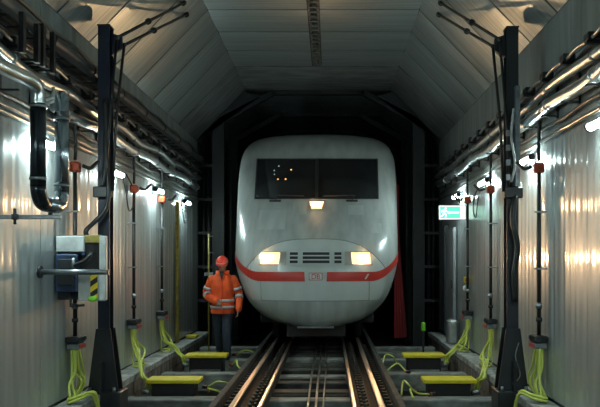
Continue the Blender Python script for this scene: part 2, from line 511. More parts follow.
# cross beams beside the track
BY = [(6.75, -0.22), (8.78, -0.22), (10.75, -0.21), (12.45, -0.23), (13.15, -0.2), (14.0, -0.2)]
nm = ['nearest to the camera', 'just in front of the near yellow board', 'just in front of the far yellow board',
      'behind the far yellow board', 'near the nose of the train', 'level with the dark portal']
for sx, sd in ((-1, 'left'), (1, 'right')):
    for i, (y, z) in enumerate(BY):
        if i == 0:
            continue
        o = MB().box(sx * 1.0, sx * 2.25, y, y + 0.26, -0.45, z, 0.015).build('cross_beam', 'beam', None, (sx * 1.6, y + .13, -0.45))
        tag(o, 'grimy grey cross beam %s the track, %s' % (sd + ' of', nm[i]), 'beam', 'cross beams beside the track')
    for i, (y, z) in enumerate(((9.75, -0.36), (10.3, -0.37), (11.4, -0.36))):
        o = MB().box(sx * 1.0, sx * 2.25, y, y + 0.1, -0.45, z, 0.01).build('tie_bar', 'sleeper', None, (sx * 1.6, y + .05, -0.45))
        tag(o, 'low dark tie bar %s of the track, %s' % (sd, ('just behind the near yellow board', 'midway between the two yellow boards', 'just in front of the far yellow board')[i]), 'tie bar', 'low tie bars in the pit')

# yellow boards on black boxes
def board(sx, y, label, w0=1.40, w1=2.06, d=0.34):
    t = thing('yellow_step', label, 'step', (sx * 1.73, y, -0.45), 'yellow topped steps')
    MB().box(sx * (w0 + .06), sx * (w1 - .07), y - d / 2 + .03, y + d / 2 - .03, -0.45, -0.085, 0.01).build('black_base', 'black', t)
    MB().box(sx * w0, sx * w1, y - d / 2, y + d / 2, -0.085, -0.035, 0.008).build('board', 'yellow', t)
    MB().box(sx * (w0 + .10), sx * (w1 - .10), y - d / 2 - .02, y - d / 2 + .03, -0.30, -0.27).build('base_lip', 'beam', t)
    MB().cyl((sx * (w1 - .04), y - .1, -0.2), (sx * (w1 + .05), y - .1, -0.2), 0.03, n=10).build('coupling', 'steel_grey', t)
    return t
board(-1, 9.30, 'yellow topped step beside the left rail, nearer of the two')
board(-1, 11.75, 'yellow topped step left of the track, farther of the two, in front of the worker')
board(1, 9.30, 'yellow topped step right of the track, nearer of the two')
board(1, 11.75, 'yellow topped step right of the track, farther of the two')
o = MB().box(-2.47, -2.27, 13.8, 14.05, 0.0, 0.05, 0.006).build('yellow_pad', 'yellow', None, (-2.37, 13.9, 0))
tag(o, 'small yellow block on the far end of the left ledge', 'block')

# ------------------------------------------------------------------ lamps along the walls
def lamp_proto():
    t = thing('wall_lamp', '', 'lamp', (0, 0, 0), 'tube lamps along the tunnel walls')
    # local: wall at x = 0, inside is +x
    MB().box(0.0, 0.03, -0.06, 0.06, -0.05, 0.09, 0.006).build('wall_plate', 'steel_dark', t)
    MB().tube([(0.02, 0, 0.05), (0.07, 0, 0.065), (0.10, 0, 0.045)], 0.012, 8).build('arm', 'steel_dark', t)
    hs = MB().cyl((0.10, -0.24, 0.035), (0.10, 0.24, 0.035), 0.016, n=8)
    hs.build('housing', 'steel_grey', t)
    MB().cyl((0.10, -0.215, 0), (0.10, 0.215, 0), 0.030, n=14).build('tube', 'tube', t)
    MB().cyl((0.10, -0.26, 0.008), (0.10, -0.215, 0.008), 0.042, n=14).build('end_cap', 'black', t)
    MB().cyl((0.10, 0.215, 0.008), (0.10, 0.25, 0.008), 0.036, n=14).build('end_cap', 'black', t)
    return t
lp = lamp_proto()
LBL = {('L', 0): 'glowing tube lamp on left wall seen through the pipe loop', ('L', 1): 'glowing tube lamp on left wall just right of the left post',
       ('L', 2): 'glowing tube lamp on left wall, third from the camera', ('L', 3): 'glowing tube lamp on left wall, farthest and smallest',
       ('R', 0): 'glowing tube lamp on right wall cut by the picture edge', ('R', 1): 'glowing tube lamp on right wall just right of the right post',
       ('R', 2): 'glowing tube lamp on right wall just left of the right post', ('R', 3): 'glowing tube lamp on right wall above the green exit sign'}
first = True
for side, ys in (('L', 6.90), ('R', 5.95)):
    for k in range(-5, 4):
        y = ys + 2.25 * k
        lab = LBL.get((side, k), 'tube lamp on the %s wall behind the viewpoint' % ('left' if side == 'L' else 'right'))
        loc = (-WX + 0.004, y, 2.53) if side == 'L' else (WX - 0.004, y, 2.56)
        rz = 0 if side == 'L' else PI
        if first:
            lp.location = loc; ORG[lp.name] = loc; lp['label'] = lab; first = False
        else:
            copy_tree(lp, loc, rz, lab)

# ------------------------------------------------------------------ pipes along the walls
def run(name, mat, sx, x, z, r, y0, y1, label, cat='pipe', sag=0.0, per=1.2, n=10, ph=0.0, group=None, collar=None, lat=0.0):
    pts = []
    N = int((y1 - y0) / 0.12)
    for i in range(N + 1):
        y = y0 + (y1 - y0) * i / N
        pts.append((sx * (x + lat * math.sin(2 * PI * y / (per * 1.7) + ph)), y, z - sag * (0.5 - 0.5 * math.cos(2 * PI * (y / per) + ph))))
    if collar:
        t = thing(name, label, cat, (sx * x, y0, z), group)
        MB().tube(pts, r, n).build('pipe', mat, t)
        y = y0 + 0.3
        while y < y1:
            j = min(N - 1, int((y - y0) / (y1 - y0) * N))
            MB().cyl((pts[j][0], y - 0.02, pts[j][2]), (pts[j][0], y + 0.02, pts[j][2]), r * 1.14, n=n).build('clamp', collar[1], t)
            y += collar[0]
        return t
    o = MB().tube(pts, r, n).build(name, mat, None, (sx * x, y0, z))
    return tag(o, label, cat, group)

YS = 3.2
# left wall
run('insulated_pipe', 'duct_dark', -1, 2.43, 3.55, 0.066, YS, 15.2, 'thick dark insulated pipe high on the left wall', collar=(1.16, 'steel_dark'), n=14)
run('cable_run', 'cable_dark', -1, 2.46, 3.70, 0.02, YS, 15.0, 'thin dark cable above the thick pipe on left wall', 'cable', 0.03, 1.28, 8)
run('cable_run', 'conduit', -1, 2.38, 3.27, 0.014, YS, 15.0, 'thin sagging cable clipped below the thick dark pipe, left wall', 'cable', 0.03, 0.64, 8)
run('cable_run', 'cable_dark', -1, 2.45, 3.355, 0.018, YS, 15.0, 'black cable tucked beneath the thick dark pipe, left wall', 'cable', 0.02, 0.64, 8)
run('foil_duct', 'foil', -1, 2.415, 3.135, 0.050, YS, 14.9, 'wavy silver foil duct on the left wall, upper of the two', 'duct', 0.05, 1.9, 12, 0.5, None, (1.28, 'steel_grey'), 0.012)
run('lower_foil_duct', 'foil', -1, 2.415, 2.965, 0.056, 7.05, 14.7, 'wavy silver foil duct on the left wall, lower of the two', 'duct', 0.05, 2.3, 12, 1.7, None, (1.28, 'steel_grey'), 0.014)
run('conduit', 'conduit', -1, 2.46, 2.675, 0.021, YS, 15.0, 'steel conduit just above the lamps on left wall', 'conduit', 0.006, 2.3, 8)
run('conduit', 'conduit', -1, 2.47, 2.735, 0.017, YS, 15.0, 'thin steel conduit a little above the lamp conduit, left wall', 'conduit', 0.006, 2.3, 8)
run('cable_run', 'cable_dark', -1, 2.47, 2.83, 0.02, YS, 14.9, 'dark cable between foil ducts and conduits on left wall', 'cable', 0.02, 1.28, 8)
run('cable_run', 'cable_dark', -1, 2.48, 3.265, 0.02, YS, 14.9, 'dark cable lying on the brackets above left foil duct', 'cable', 0.02, 0.64, 8)
# right wall
run('cable_run', 'conduit', 1, 2.38, 3.30, 0.016, YS, 15.0, 'thin sagging cable on black brackets, right wall', 'cable', 0.03, 0.64, 8)
run('foil_duct', 'foil', 1, 2.415, 3.165, 0.046, YS, 14.9, 'wavy silver foil duct on the right wall, upper of the two', 'duct', 0.03, 2.4, 12, 0.3, None, (1.28, 'steel_grey'), 0.01)
run('foil_duct', 'foil', 1, 2.415, 3.0, 0.062, YS, 14.7, 'thicker wavy silver foil duct on the right wall, lower of the two', 'duct', 0.035, 1.9, 12, 1.2, None, (1.28, 'foil'), 0.012)
run('conduit', 'conduit', 1, 2.46, 2.705, 0.021, YS, 15.0, 'steel conduit just above the lamps on right wall', 'conduit', 0.006, 2.3, 8)
run('cable_run', 'cable_dark', 1, 2.485, 3.30, 0.018, YS, 14.9, 'dark cable behind the upper foil duct on right wall', 'cable', 0.02, 0.64, 8)
run('cable_run', 'cable_dark', 1, 2.47, 2.83, 0.02, YS, 14.9, 'dark cable beneath the lower foil duct on right wall', 'cable', 0.02, 1.28, 8)

# brackets carrying the runs
def bracket(name):
    mb = MB()
    mb.box(0.0, 0.018, -0.02, 0.02, -0.36, 0.09)
    mb.prism([(0.0, 0.03), (0.17, 0.03), (0.17, 0.008), (0.0, 0.0)], 'y', -0.03, 0.03)
    mb.box(0.06, 0.17, -0.06, 0.06, 0.03, 0.095, 0.006)
    mb.box(0.0, 0.17, -0.014, 0.014, -0.342, -0.326)
    me = mb.mesh(name); me.materials.append(M['black'])
    return me
bme = bracket('pipe_bracket')
kk = 0
for sx in (-1, 1):
    y = 4.16
    i = 0
    while y < 14.6:
        o = put('pipe_bracket', bme, None, (sx * (WX - 0.006), y, 3.2075 + 0.0195 * sx), (0, 0, 0 if sx < 0 else PI))
        sd = 'left' if sx < 0 else 'right'
        n_ = round((8.13 - y) / 0.64 + 0.5)
        ords = ('first', 'second', 'third', 'fourth', 'fifth', 'sixth', 'seventh', 'eighth', 'ninth', 'tenth', 'eleventh')
        where = ('%s before the %s post' % (ords[n_ - 1], sd)) if n_ > 0 else ('%s beyond the %s post' % (ords[-n_], sd))
        tag(o, 'small black pipe bracket high on the %s wall, %s' % (sd, where), 'bracket', 'pipe brackets')
        y += 0.64; i += 1

# cable tray under the thick pipe, left
t = thing('cable_tray', 'dark ladder shaped cable tray under the thick pipe, left wall', 'cable tray', (-2.43, YS, 3.41))
for x in (-2.345, -2.50):
    MB().box(x, x + 0.012, YS, 15.0, 3.40, 3.455).build('side_rail', 'steel_dark', t)
y = YS + 0.1
while y < 14.9:
    MB().box(-2.50, -2.333, y, y + 0.03, 3.40, 3.415).build('rung', 'steel_dark', t)
    MB().box(-2.52, -2.50, y, y + 0.03, 3.30, 3.46).build('drop_strap', 'black', t)
    y += 0.32

# hangers in front of the thick pipe, left
for i, (y, dy) in enumerate(((5.98, 0.3), (6.40, 0.24))):
    t = thing('pipe_hanger', ('pair of black flat hanger bars at upper left, nearer pair', 'pair of black flat hanger bars at upper left, nearer to the post')[i], 'hanger', (-2.28, y, 3.12), 'hanger bars at upper left')
    for d in (0, dy):
        MB().box(-2.295, -2.255, y + d - 0.026, y + d + 0.026, 3.13, 3.46 + 0.04 * i).build('bar', 'black', t)
        MB().cyl((-2.52, y + d, 3.155), (-2.27, y + d, 3.155), 0.012, n=6).build('peg', 'black', t)

# expansion loop in the lower left pipe
lt = thing('pipe_loop', 'large U shaped pipe loop hanging from the left wall ducts', 'pipe loop', (-2.16, 6.45, 1.9))
LX = -2.19
MB().tube(smooth_path([(-2.34, YS, 2.92), (-2.30, 5.2, 2.92), (-2.24, 5.75, 2.91), (LX, 5.96, 2.90), (LX, 6.06, 2.85), (LX, 6.09, 2.72)], 8), 0.057, 16).build('inlet_pipe', 'foil', lt)
MB().tube([(LX, 6.09, 2.74), (LX, 6.09, 2.06)], 0.064, 18).build('dark_leg', 'loop_dark', lt)
ub = [(LX, 6.09 + 0.14 - 0.14 * math.cos(a), 2.06 - 0.14 * math.sin(a)) for a in [PI / 2 * i / 8 for i in range(9)]]
ub2 = [(LX, 6.63 - 0.14 + 0.14 * math.sin(a), 2.06 - 0.14 * math.cos(a)) for a in [PI / 2 * i / 8 for i in range(9)]]
MB().tube(ub, 0.064, 18).build('dark_elbow', 'loop_dark', lt)
MB().tube([ub[-1], ub2[0]] + ub2[1:], 0.064, 18).build('highlit_elbow', 'loop_highlit', lt)
MB().tube([(LX, 6.63, 2.06), (LX, 6.63, 2.78)], 0.064, 18).build('highlit_leg', 'loop_highlit', lt)
MB().tube(smooth_path([(LX, 6.63, 2.76), (LX, 6.65, 2.88), (LX - .03, 6.72, 2.94), (-2.30, 6.88, 2.95), (-2.415, 7.08, 2.94)], 8), 0.057, 16).build('outlet_pipe', 'loop_highlit', lt)
for y in (6.09, 6.63):
    for z in (2.12, 2.72):
        MB().cyl((LX, y, z - 0.012), (LX, y, z + 0.012), 0.072, n=18).build('band', 'steel_grey', lt)
MB().cyl((LX, 6.36, 1.835), (LX, 6.36, 1.862), 0.02, n=8).build('drain_plug', 'steel_dark', lt)
# straps pale green below the ducts
for i, (a, c) in enumerate((((-2.2, 6.25, 2.80), (-2.26, 6.62, 3.0)), ((-2.22, 6.3, 2.78), (-2.27, 6.66, 2.97)))):
    o = MB().tube([a, ((a[0] + c[0]) / 2 + .03, (a[1] + c[1]) / 2, (a[2] + c[2]) / 2 - .03), c], 0.014, 8).build('hose', 'white_box', None, a)
    tag(o, ('pale hose at the top of the pipe loop, front one', 'pale hose at the top of the pipe loop, rear one')[i], 'hose', 'pale hoses at the pipe loop')

# dangling black cable loops under lamps
def dangle(sx, y, z, w, h, label):
    pts = smooth_path([(sx * 2.46, y, z), (sx * 2.43, y + w * 0.1, z - h * 0.5), (sx * 2.43, y + w * 0.4, z - h), (sx * 2.43, y + w * 0.9, z - h * 0.7), (sx * 2.44, y + w * .8, z - h * 0.2), (sx * 2.47, y + w * 0.4, z + 0.06)], 6)
    tag(MB().tube(pts, 0.009, 6).build('cable_loop', 'black', None, (sx * 2.46, y, z)), label, 'cable', 'dangling cable loops')
dangle(-1, 7.2, 2.55, 0.26, 0.36, 'black cable loop dangling behind the U shaped pipe')
dangle(-1, 9.55, 2.53, 0.5, 0.42, 'black cable loop dangling right of the left post')
dangle(-1, 13.3, 2.5, 0.4, 0.35, 'black cable loop dangling near the far left lamp')
dangle(1, 10.9, 2.5, 0.4, 0.40, 'black cable loop dangling left of the right post')

# ------------------------------------------------------------------ wall droppers: orange box, black pipe, manifold and lime hoses
def dropper(sx, y, label, orange=True):
    t = thing('wall_dropper', label, 'riser', (sx * 2.43, y, 0.55), 'black risers with orange sockets')
    x = sx * 2.44
    if orange:
        ob = MB().box(sx * 2.385, sx * 2.49, y - 0.045, y + 0.045, 2.37, 2.48, 0.015).build('orange_socket', 'orange', t)
        MB().cyl((sx * 2.43, y - 0.045, 2.43), (sx * 2.42, y - 0.08, 2.42), 0.04, n=12).build('socket_lid', 'orange', ob)
        MB().tube(smooth_path([(x, y, 2.50), (x, y + 0.02, 2.62), (x, y + 0.0, 2.80), (x, y, 3.02)], 4), 0.018, 8).build('feed_cable', 'black', t)
        MB().tube(smooth_path([(sx * 2.36, y, 2.44), (sx * 2.30, y + .05, 2.42), (sx * 2.27, y + 0.1, 2.46), (sx * 2.25, y + 0.16, 2.50)], 4), 0.02, 8).build('plug', 'black', t)
    MB().cyl((x, y, 0.64), (x, y, 2.38), 0.021, n=10).build('riser_pipe', 'black', t)
    for z in (1.95, 1.35):
        MB().box(sx * 2.39, sx * 2.52, y - 0.03, y + 0.03, z, z + 0.018).build('pipe_clip', 'steel_grey', t)
    MB().cyl((x, y, 0.94), (x, y, 1.0), 0.034, n=12).build('valve', 'steel_grey', t)
    MB().cyl((x, y, 0.80), (x, y, 0.84), 0.034, n=12).build('collar', 'black', t)
    man = MB().box(sx * 2.37, sx * 2.51, y - 0.10, y + 0.12, 0.585, 0.655, 0.012).build('manifold', 'black', t)
    MB().cyl((sx * 2.40, y - 0.13, 0.62), (sx * 2.40, y + 0.16, 0.62), 0.03, n=10).build('header_pipe', 'steel_dark', man)
    MB().box(sx * 2.368, sx * 2.36, y - 0.085, y + 0.10, 0.53, 0.572).build('red_tag', 'red_label', t)
    MB().box(sx * 2.37, sx * 2.50, y - 0.09, y + 0.11, 0.52, 0.582, 0.008).build('coupler_block', 'steel_grey', t)
    return t
DY = (7.70, 10.02, 11.70)
dl = ('nearest the camera', 'in the middle', 'farthest from the camera')
for i, y in enumerate(DY):
    dropper(-1, y, 'black riser pipe with orange socket on left wall, %s' % dl[i])
    dropper(1, y + 0.07, 'black riser pipe with orange socket on right wall, %s' % dl[i])

def bundle(name, sx, y, dest, label, n=6, loop=False, seed=1):
    rnd = random.Random(seed)
    t = thing(name, label, 'hoses', (sx * 2.43, y, 0.02), 'lime yellow hose bundles')
    for i in range(n):
        yy = y - 0.075 + 0.15 * i / (n - 1)
        top = Vector((sx * (2.43 + 0.03 * (i % 2)), yy, 0.53)); fan = (i - (n - 1) / 2) * 0.03
        j = lambda s: rnd.uniform(-s, s)
        if loop:
            # drop on the ledge, loop there, then over the edge towards the camera
            r = 0.14 + 0.02 * j(1)
            c = (sx * 2.36, y - 0.03)
            pts = [top, top + Vector((-sx * abs(fan) * .3, fan * .6 + j(.02), -0.22)), (sx * (2.40 + j(.05)), yy + fan * 1.5, 0.18), (sx * (2.42 + j(.05)), yy + fan * 1.6 - 0.05, 0.045 + .012 * (i % 3)),
                   (sx * (2.40 + j(.03)), y - 0.22 - .02 * i, 0.024 + .012 * (i % 3)), (sx * (2.30 + j(.02)), y - 0.20 - .02 * i, 0.05 + .014 * (i % 3)),
                   (sx * (2.22 + j(.015)), y - 0.10 - .015 * i, 0.075 + .01 * (i % 3)), (sx * (2.19 + j(.012)), y - 0.04 - .012 * i, 0.0), (sx * (2.18 + j(.012)), y - 0.0, -0.20), (sx * (2.16 + j(.02)), y + 0.02, -0.42)]
        else:
            d = Vector(dest) + Vector((j(.04), j(.05), 0))
            m = Vector((sx * (2.36 + j(.05)), yy + fan + j(.06), 0.16 + j(.06)))
            q = Vector((sx * (2.27 + j(.03)), (y * .45 + d.y * .55) + j(.05), 0.09 + j(.03)))
            pts = [top, top + Vector((-sx * 0.005, 0, -0.16)), m, q, d + Vector((sx * 0.06, 0, 0.06)), d, d + Vector((-sx * .03, 0, -0.12))]
        MB().tube(smooth_path(pts, 5), 0.0125, 7).build('hose', 'lime', t)
    if not loop:
        pts = smooth_path([(sx * 2.43, y + 0.08, 0.53), (sx * 2.46, y + .05, 0.2), (sx * 2.45, y + 0.0, 0.04), (sx * 2.37, y - 0.16, 0.02), (sx * 2.30, y - 0.08, 0.04), (sx * 2.31, y + 0.12, 0.03), (sx * 2.40, y + 0.1, 0.045), (sx * 2.42, y - 0.05, 0.05), (sx * 2.33, y - 0.14, 0.06), (sx * 2.26, y - .2, 0.03)], 5)
        MB().tube(pts, 0.0125, 7).build('hose', 'lime', t)
    return t
bundle('hose_bundle', -1, DY[0], None, 'lime yellow hoses hanging left of the left post base', 7, True, 1)
bundle('hose_bundle', -1, DY[1], (-2.11, 9.32, -0.08), 'lime yellow hoses leading to the near left yellow step', 6, False, 2)
bundle('hose_bundle', -1, DY[2], (-2.11, 11.72, -0.08), 'lime yellow hoses leading to the far left yellow step', 5, False, 3)
bundle('hose_bundle', 1, DY[0] + .07, None, 'lime yellow hoses hanging right of the right post base', 7, True, 4)
bundle('hose_bundle', 1, DY[1] + .07, (2.11, 9.32, -0.08), 'lime yellow hoses leading to the near right yellow step', 6, False, 5)
bundle('hose_bundle', 1, DY[2] + .07, (2.11, 11.72, -0.08), 'lime yellow hoses leading to the far right yellow step', 6, False, 6)

# loose hose ends on the pit floor
loose = [((-1.28, 9.2, -.20), (-1.25, 9.0, -.12), (-1.08, 9.05, -.2), (-1.05, 8.7, -.2)), ((-1.35, 9.5, -.2), (-1.2, 9.4, -.10), (-1.06, 9.6, -.16), (-1.02, 9.9, -.2)),
         ((-1.3, 11.5, -.2), (-1.2, 11.3, -.08), (-1.15, 11.0, -.12), (-1.05, 10.9, -.2)), ((-1.40, 12.86, -.2), (-1.28, 12.84, -.12), (-1.15, 12.8, -.12), (-1.02, 12.85, -.2)),
         ((1.28, 9.2, -.2), (1.2, 9.0, -.08), (1.15, 9.2, -.06), (1.1, 8.95, -.2)), ((1.45, 9.0, -.2), (1.3, 8.9, -.16), (1.2, 8.85, -.1), (1.22, 8.7, -.2)),
         ((1.35, 10.8, -.18), (1.25, 10.9, -.08), (1.15, 10.8, -.1), (1.05, 10.75, -.18)), ((1.3, 11.7, -.2), (1.22, 11.5, -.05), (1.12, 11.7, -.05), (1.05, 11.5, -.2))]
ln = ['lying by the near left step, closer to the camera', 'curled beside the near left step', 'standing up by the far left step', 'beside the feet of the worker',
      'arched by the near right step', 'hanging off the cross beam by the near right step', 'lying between the two right steps', 'looped by the far right step']
for p, l in zip(loose, ln):
    q = [p[0]] + list(p[1:])
    q = [(a[0], a[1], max(a[2], -0.19)) for a in q]
    t = thing('loose_hose', 'loose lime yellow hose end ' + l, 'hose', q[0], 'loose hose ends')
    MB().tube(smooth_path(q, 6), 0.012, 6).build('hose', 'lime', t)
    a, c = Vector(q[0]), Vector(q[0]) - (Vector(q[1]) - Vector(q[0])).normalized() * 0.09
    c.z = a.z
    MB().cyl(a, c, 0.022, n=10).build('connector', 'black', t)
    MB().cyl(a + (c - a) * .1, a + (c - a) * .3, 0.026, n=10).build('connector_ring', 'red_label', t)

# ------------------------------------------------------------------ posts with rods
def post(sx, y, mat, label):
    x = sx * 2.24
    t = thing('steel_post', label, 'post', (x, y, -0.45), 'steel posts')
    c = MB()       # H section column
    c.box(x - 0.064, x + 0.064, y - 0.075, y - 0.062, 0.3, 4.01)
    c.box(x - 0.064, x + 0.064, y + 0.062, y + 0.075, 0.3, 4.01)
    c.box(x - 0.008, x + 0.008, y - 0.062, y + 0.062, 0.3, 4.01)
    c.build('column', mat, t)
    MB().box(x - 0.07, x + 0.07, y - 0.085, y + 0.085, 4.01, 4.025).build('cap_plate', mat, t)
    f = MB()
    f.prism([(x - 0.165, 0.02), (x + 0.165, 0.02), (x + 0.078, 0.70), (x - 0.078, 0.70)], 'y', y - 0.10, y - 0.076)
    f.prism([(x - 0.165, 0.02), (x + 0.165, 0.02), (x + 0.078, 0.70), (x - 0.078, 0.70)], 'y', y + 0.076, y + 0.10)
    f.box(x - 0.012, x + 0.012, y - 0.2, y - 0.10, 0.02, 0.35)
    f.build('base_gusset', 'steel_dark', t)
    MB().box(x - 0.18, x + 0.20, y - 0.17, y + 0.17, -0.45, 0.021, 0.01).build('plinth', 'steel_dark', t)
    for dx in (-0.13, 0.13):
        MB().cyl((x + dx, y - 0.14, 0.02), (x + dx, y - 0.14, 0.07), 0.018, n=6).build('anchor_bolt', 'steel_grey', t)
    MB().box(x - 0.10, x + 0.10, y - 0.14, y - 0.076, 2.13, 2.25, 0.01).build('junction_box', 'black', t)
    # head bracket and rods
    ix = x - sx * 0.064
    MB().prism([(ix, 3.95), (ix - sx * 0.12, 3.91), (ix - sx * 0.12, 3.78), (ix, 3.70)], 'y', y - 0.02, y + 0.02).build('head_bracket', mat, t)
    p1 = (sx * 2.10, y - 0.06, 3.88); p2 = (sx * 2.045, y + 0.03, 3.83)
    e1 = (sx * 1.66, 9.60, 4.825); e2 = (sx * 1.69, 9.95, 4.79)
    for p, e, bx in ((p1, e1, sx * 2.215), (p2, e2, sx * 2.13)):
        rod = MB().tube([(bx, y - 0.12, 2.2), (p[0] + (bx - p[0]) * .55, y - 0.11, 3.0), p], 0.016, 8).build('rod', 'black', t)
        MB().sphere(p, 0.026).build('joint', 'black', rod)
        arm = MB().tube([p, e], 0.018, 8).build('stay_arm', 'black', t)
        P, E = Vector(p), Vector(e); d = (E - P).normalized()
        for s_ in (0.42, 0.97):
            q = P + (E - P) * s_
            MB().cyl(q - d * 0.02, q + d * 0.02, 0.036, n=12).build('insulator_disc', 'black', arm)
            MB().cyl(q - d * 0.06, q + d * 0.06, 0.022, n=10).build('insulator_core', 'black', arm)
    return t, x
pl, px = post(-1, 8.10, 'navy', 'dark navy steel post with stay rods standing on the left ledge')
pr, px2 = post(1, 8.16, 'steel_dark', 'dark steel post with stay rods standing on the right ledge')
# grey channel and wiring on the right post
MB().box(2.250, 2.300, 8.00, 8.08, 2.26, 3.35).build('grey_channel', 'steel_grey', pr)
MB().tube(smooth_path([(2.23, 8.00, 3.1), (2.20, 7.98, 2.8), (2.24, 7.98, 2.5), (2.20, 7.98, 2.3)], 5), 0.014, 7).build('pale_wire', 'white_box', pr)
for i in range(4):
    MB().box(2.145, 2.185, 7.96, 8.00, 2.32 + 0.16 * i, 2.38 + 0.16 * i).build('terminal', 'steel_grey', pr)
MB().tube(smooth_path([(2.26, 8.04, 2.15), (2.22, 8.00, 1.9), (2.27, 8.00, 1.6), (2.24, 8.02, 1.3), (2.26, 8.04, 1.0)], 6), 0.032, 8).build('cable_loom', 'black', pr)
MB().tube(smooth_path([(2.29, 8.02, 0.55), (2.25, 8.00, 0.4), (2.30, 8.00, 0.2), (2.22, 8.00, 0.1)], 6), 0.006, 6).build('thin_wire', 'steel_grey', pr)
MB().tube(smooth_path([(-2.22, 8.00, 3.2), (-2.2, 7.98, 2.8), (-2.21, 7.97, 2.4), (-2.24, 7.97, 2.25)], 6), 0.028, 8).build('cable_loom', 'black', pl)
MB().tube(smooth_path([(-2.20, 8.00, 2.5), (-2.17, 7.97, 2.2), (-2.20, 7.96, 2.0), (-2.30, 7.90, 1.86), (-2.36, 7.80, 1.75), (-2.33, 7.9, 1.62)], 6), 0.026, 8).build('drop_cable', 'black', pl)

# ------------------------------------------------------------------ control box on left wall
cb = thing('control_box', 'control box with white panel, blue case and hazard stripe in front of left post', 'control box', (-2.25, 7.45, 1.03))
y = 7.32
MB().box(-2.515, -2.09, 7.40, 7.60, 1.05, 1.70, 0.01).build('back_case', 'steel_dark', cb)
MB().box(-2.50, -2.22, y, 7.40, 1.53, 1.69, 0.008).build('white_panel', 'white_box', cb)
MB().box(-2.22, -2.06, y + .01, 7.40, 1.62, 1.70, 0.006).build('yellow_cap', 'yellow_dirty', cb)
MB().box(-2.22, -2.065, y + .03, 7.40, 1.33, 1.62, 0.006).build('black_door', 'black', cb)
bc = MB().box(-2.50, -2.28, y - .02, 7.40, 1.13, 1.51, 0.012).build('blue_case', 'blue_box', cb)
MB().box(-2.47, -2.31, y - .045, y - .02, 1.20, 1.33, 0.006).build('case_cover', 'black', bc)
MB().box(-2.47, -2.30, y - .04, y - .02, 1.36, 1.46, 0.006).build('case_window', 'steel_dark', bc)
MB().box(-2.28, -2.02, y, 7.40, 1.04, 1.31, 0.006).build('grey_panel', 'grey_box', cb)
MB().box(-2.065, -2.0, y - .01, 7.37, 1.05, 1.69, 0.006).build('pale_side_frame', 'white_box', cb)
hz = MB().box(-2.155, -2.085, y - .006, y - .001, 1.075, 1.31).build('hazard_strip', 'hazard', cb)
MB().sphere((-2.13, y - .004, 1.062), (0.05, 0.008, 0.03), 10, 6).build('green_mark', 'green_spot', cb)
MB().tube(smooth_path([(-2.32, 7.3, 1.38), (-2.26, 7.26, 1.41), (-2.20, 7.26, 1.44), (-2.14, 7.28, 1.50), (-2.13, 7.33, 1.52)], 5), 0.02, 8).build('hose', 'black', cb)
MB().cyl((-2.31, 7.28, 1.36), (-2.31, 7.28, 1.47), 0.018, n=8).build('lever', 'steel_grey', cb)
MB().tube([(-2.36, 7.34, 1.13), (-2.36, 7.34, 0.99), (-2.22, 7.34, 1.0)], 0.014, 8).build('drain_pipe', 'black', cb)
MB().box(-2.24, -2.235 + .03, 7.31, 7.32, 1.50, 1.53).build('blue_button', 'blue_box', cb)
br = thing('grab_bar', 'grey horizontal bar across the front of the control box', 'bar', (-2.2, 6.95, 1.33))
MB().cyl((-2.515, 6.95, 1.335), (-1.87, 6.95, 1.335), 0.026, n=12).build('rod', 'steel_grey', br)
MB().cyl((-2.525, 6.95, 1.335), (-2.50, 6.95, 1.335), 0.06, n=14).build('flange', 'steel_dark', br)
MB().cyl((-1.87, 6.95, 1.335), (-1.86, 6.95, 1.335), 0.03, n=12).build('end_cap', 'steel_dark', br)
b2 = thing('wall_bracket', 'short grey steel arm sticking out from left wall at picture edge', 'bracket', (-2.4, 6.1, 1.8))
MB().box(-2.515, -2.0, 6.08, 6.12, 1.785, 1.82, 0.005).build('bar', 'steel_grey', b2)
MB().cyl((-2.37, 6.06, 1.74), (-2.37, 6.06, 1.87), 0.014, n=8).build('bolt', 'steel_dark', b2)
MB().box(-2.395, -2.345, 6.05, 6.08, 1.78, 1.825).build('clamp', 'steel_dark', b2)

# ------------------------------------------------------------------ exit sign and things at the right end
es = thing('exit_sign', 'lit green emergency exit sign with running figure on the right wall', 'exit sign', (2.25, 12.25, 2.15))
sx0, sx1, sz0, sz1, sy = 2.06, 2.49, 2.145, 2.365, 12.25
MB().box(sx0 - .012, sx1 + .012, sy, sy + 0.06, sz0 - .012, sz1 + .012, 0.006).build('housing', 'white_box', es)
face = MB().box(sx0, sx1, sy - .006, sy - .001, sz0, sz1).build('white_face', 'sign_white', es)
MB().box(sx0 + .01, sx0 + .345, sy - .009, sy - .007, sz0 + .012, sz1 - .012).build('green_field', 'sign_green', face)
fg = MB(); yy = (sy - .013, sy - .010)
fx, fz = sx0 + .075, sz0 + .11
def bar2(mb, a, c, wd):
    a = Vector(a); c = Vector(c); d = (c - a).normalized(); n_ = Vector((-d.y, d.x)) * wd / 2
    mb.prism([tuple(a + n_), tuple(c + n_), tuple(c - n_), tuple(a - n_)], 'y', yy[0], yy[1])
fg.cyl((fx + .028, yy[0], fz + .068), (fx + .028, yy[1], fz + .068), 0.016, n=12)
bar2(fg, (fx + .012, fz + .045), (fx - .004, fz - .015), 0.032)
bar2(fg, (fx + .010, fz + .040), (fx + .052, fz + .018), 0.014)
bar2(fg, (fx + .006, fz + .042), (fx - .034, fz + .030), 0.014)
bar2(fg, (fx - .034, fz + .032), (fx - .040, fz - .002), 0.013)
bar2(fg, (fx, fz - .010), (fx + .034, fz - .034), 0.019)
bar2(fg, (fx + .032, fz - .030), (fx + .030, fz - .085), 0.016)
bar2(fg, (fx - .006, fz - .012), (fx - .020, fz - .052), 0.019)
bar2(fg, (fx - .018, fz - .050), (fx - .062, fz - .070), 0.016)
fg.build('running_figure', 'sign_white', face)
ar = MB()
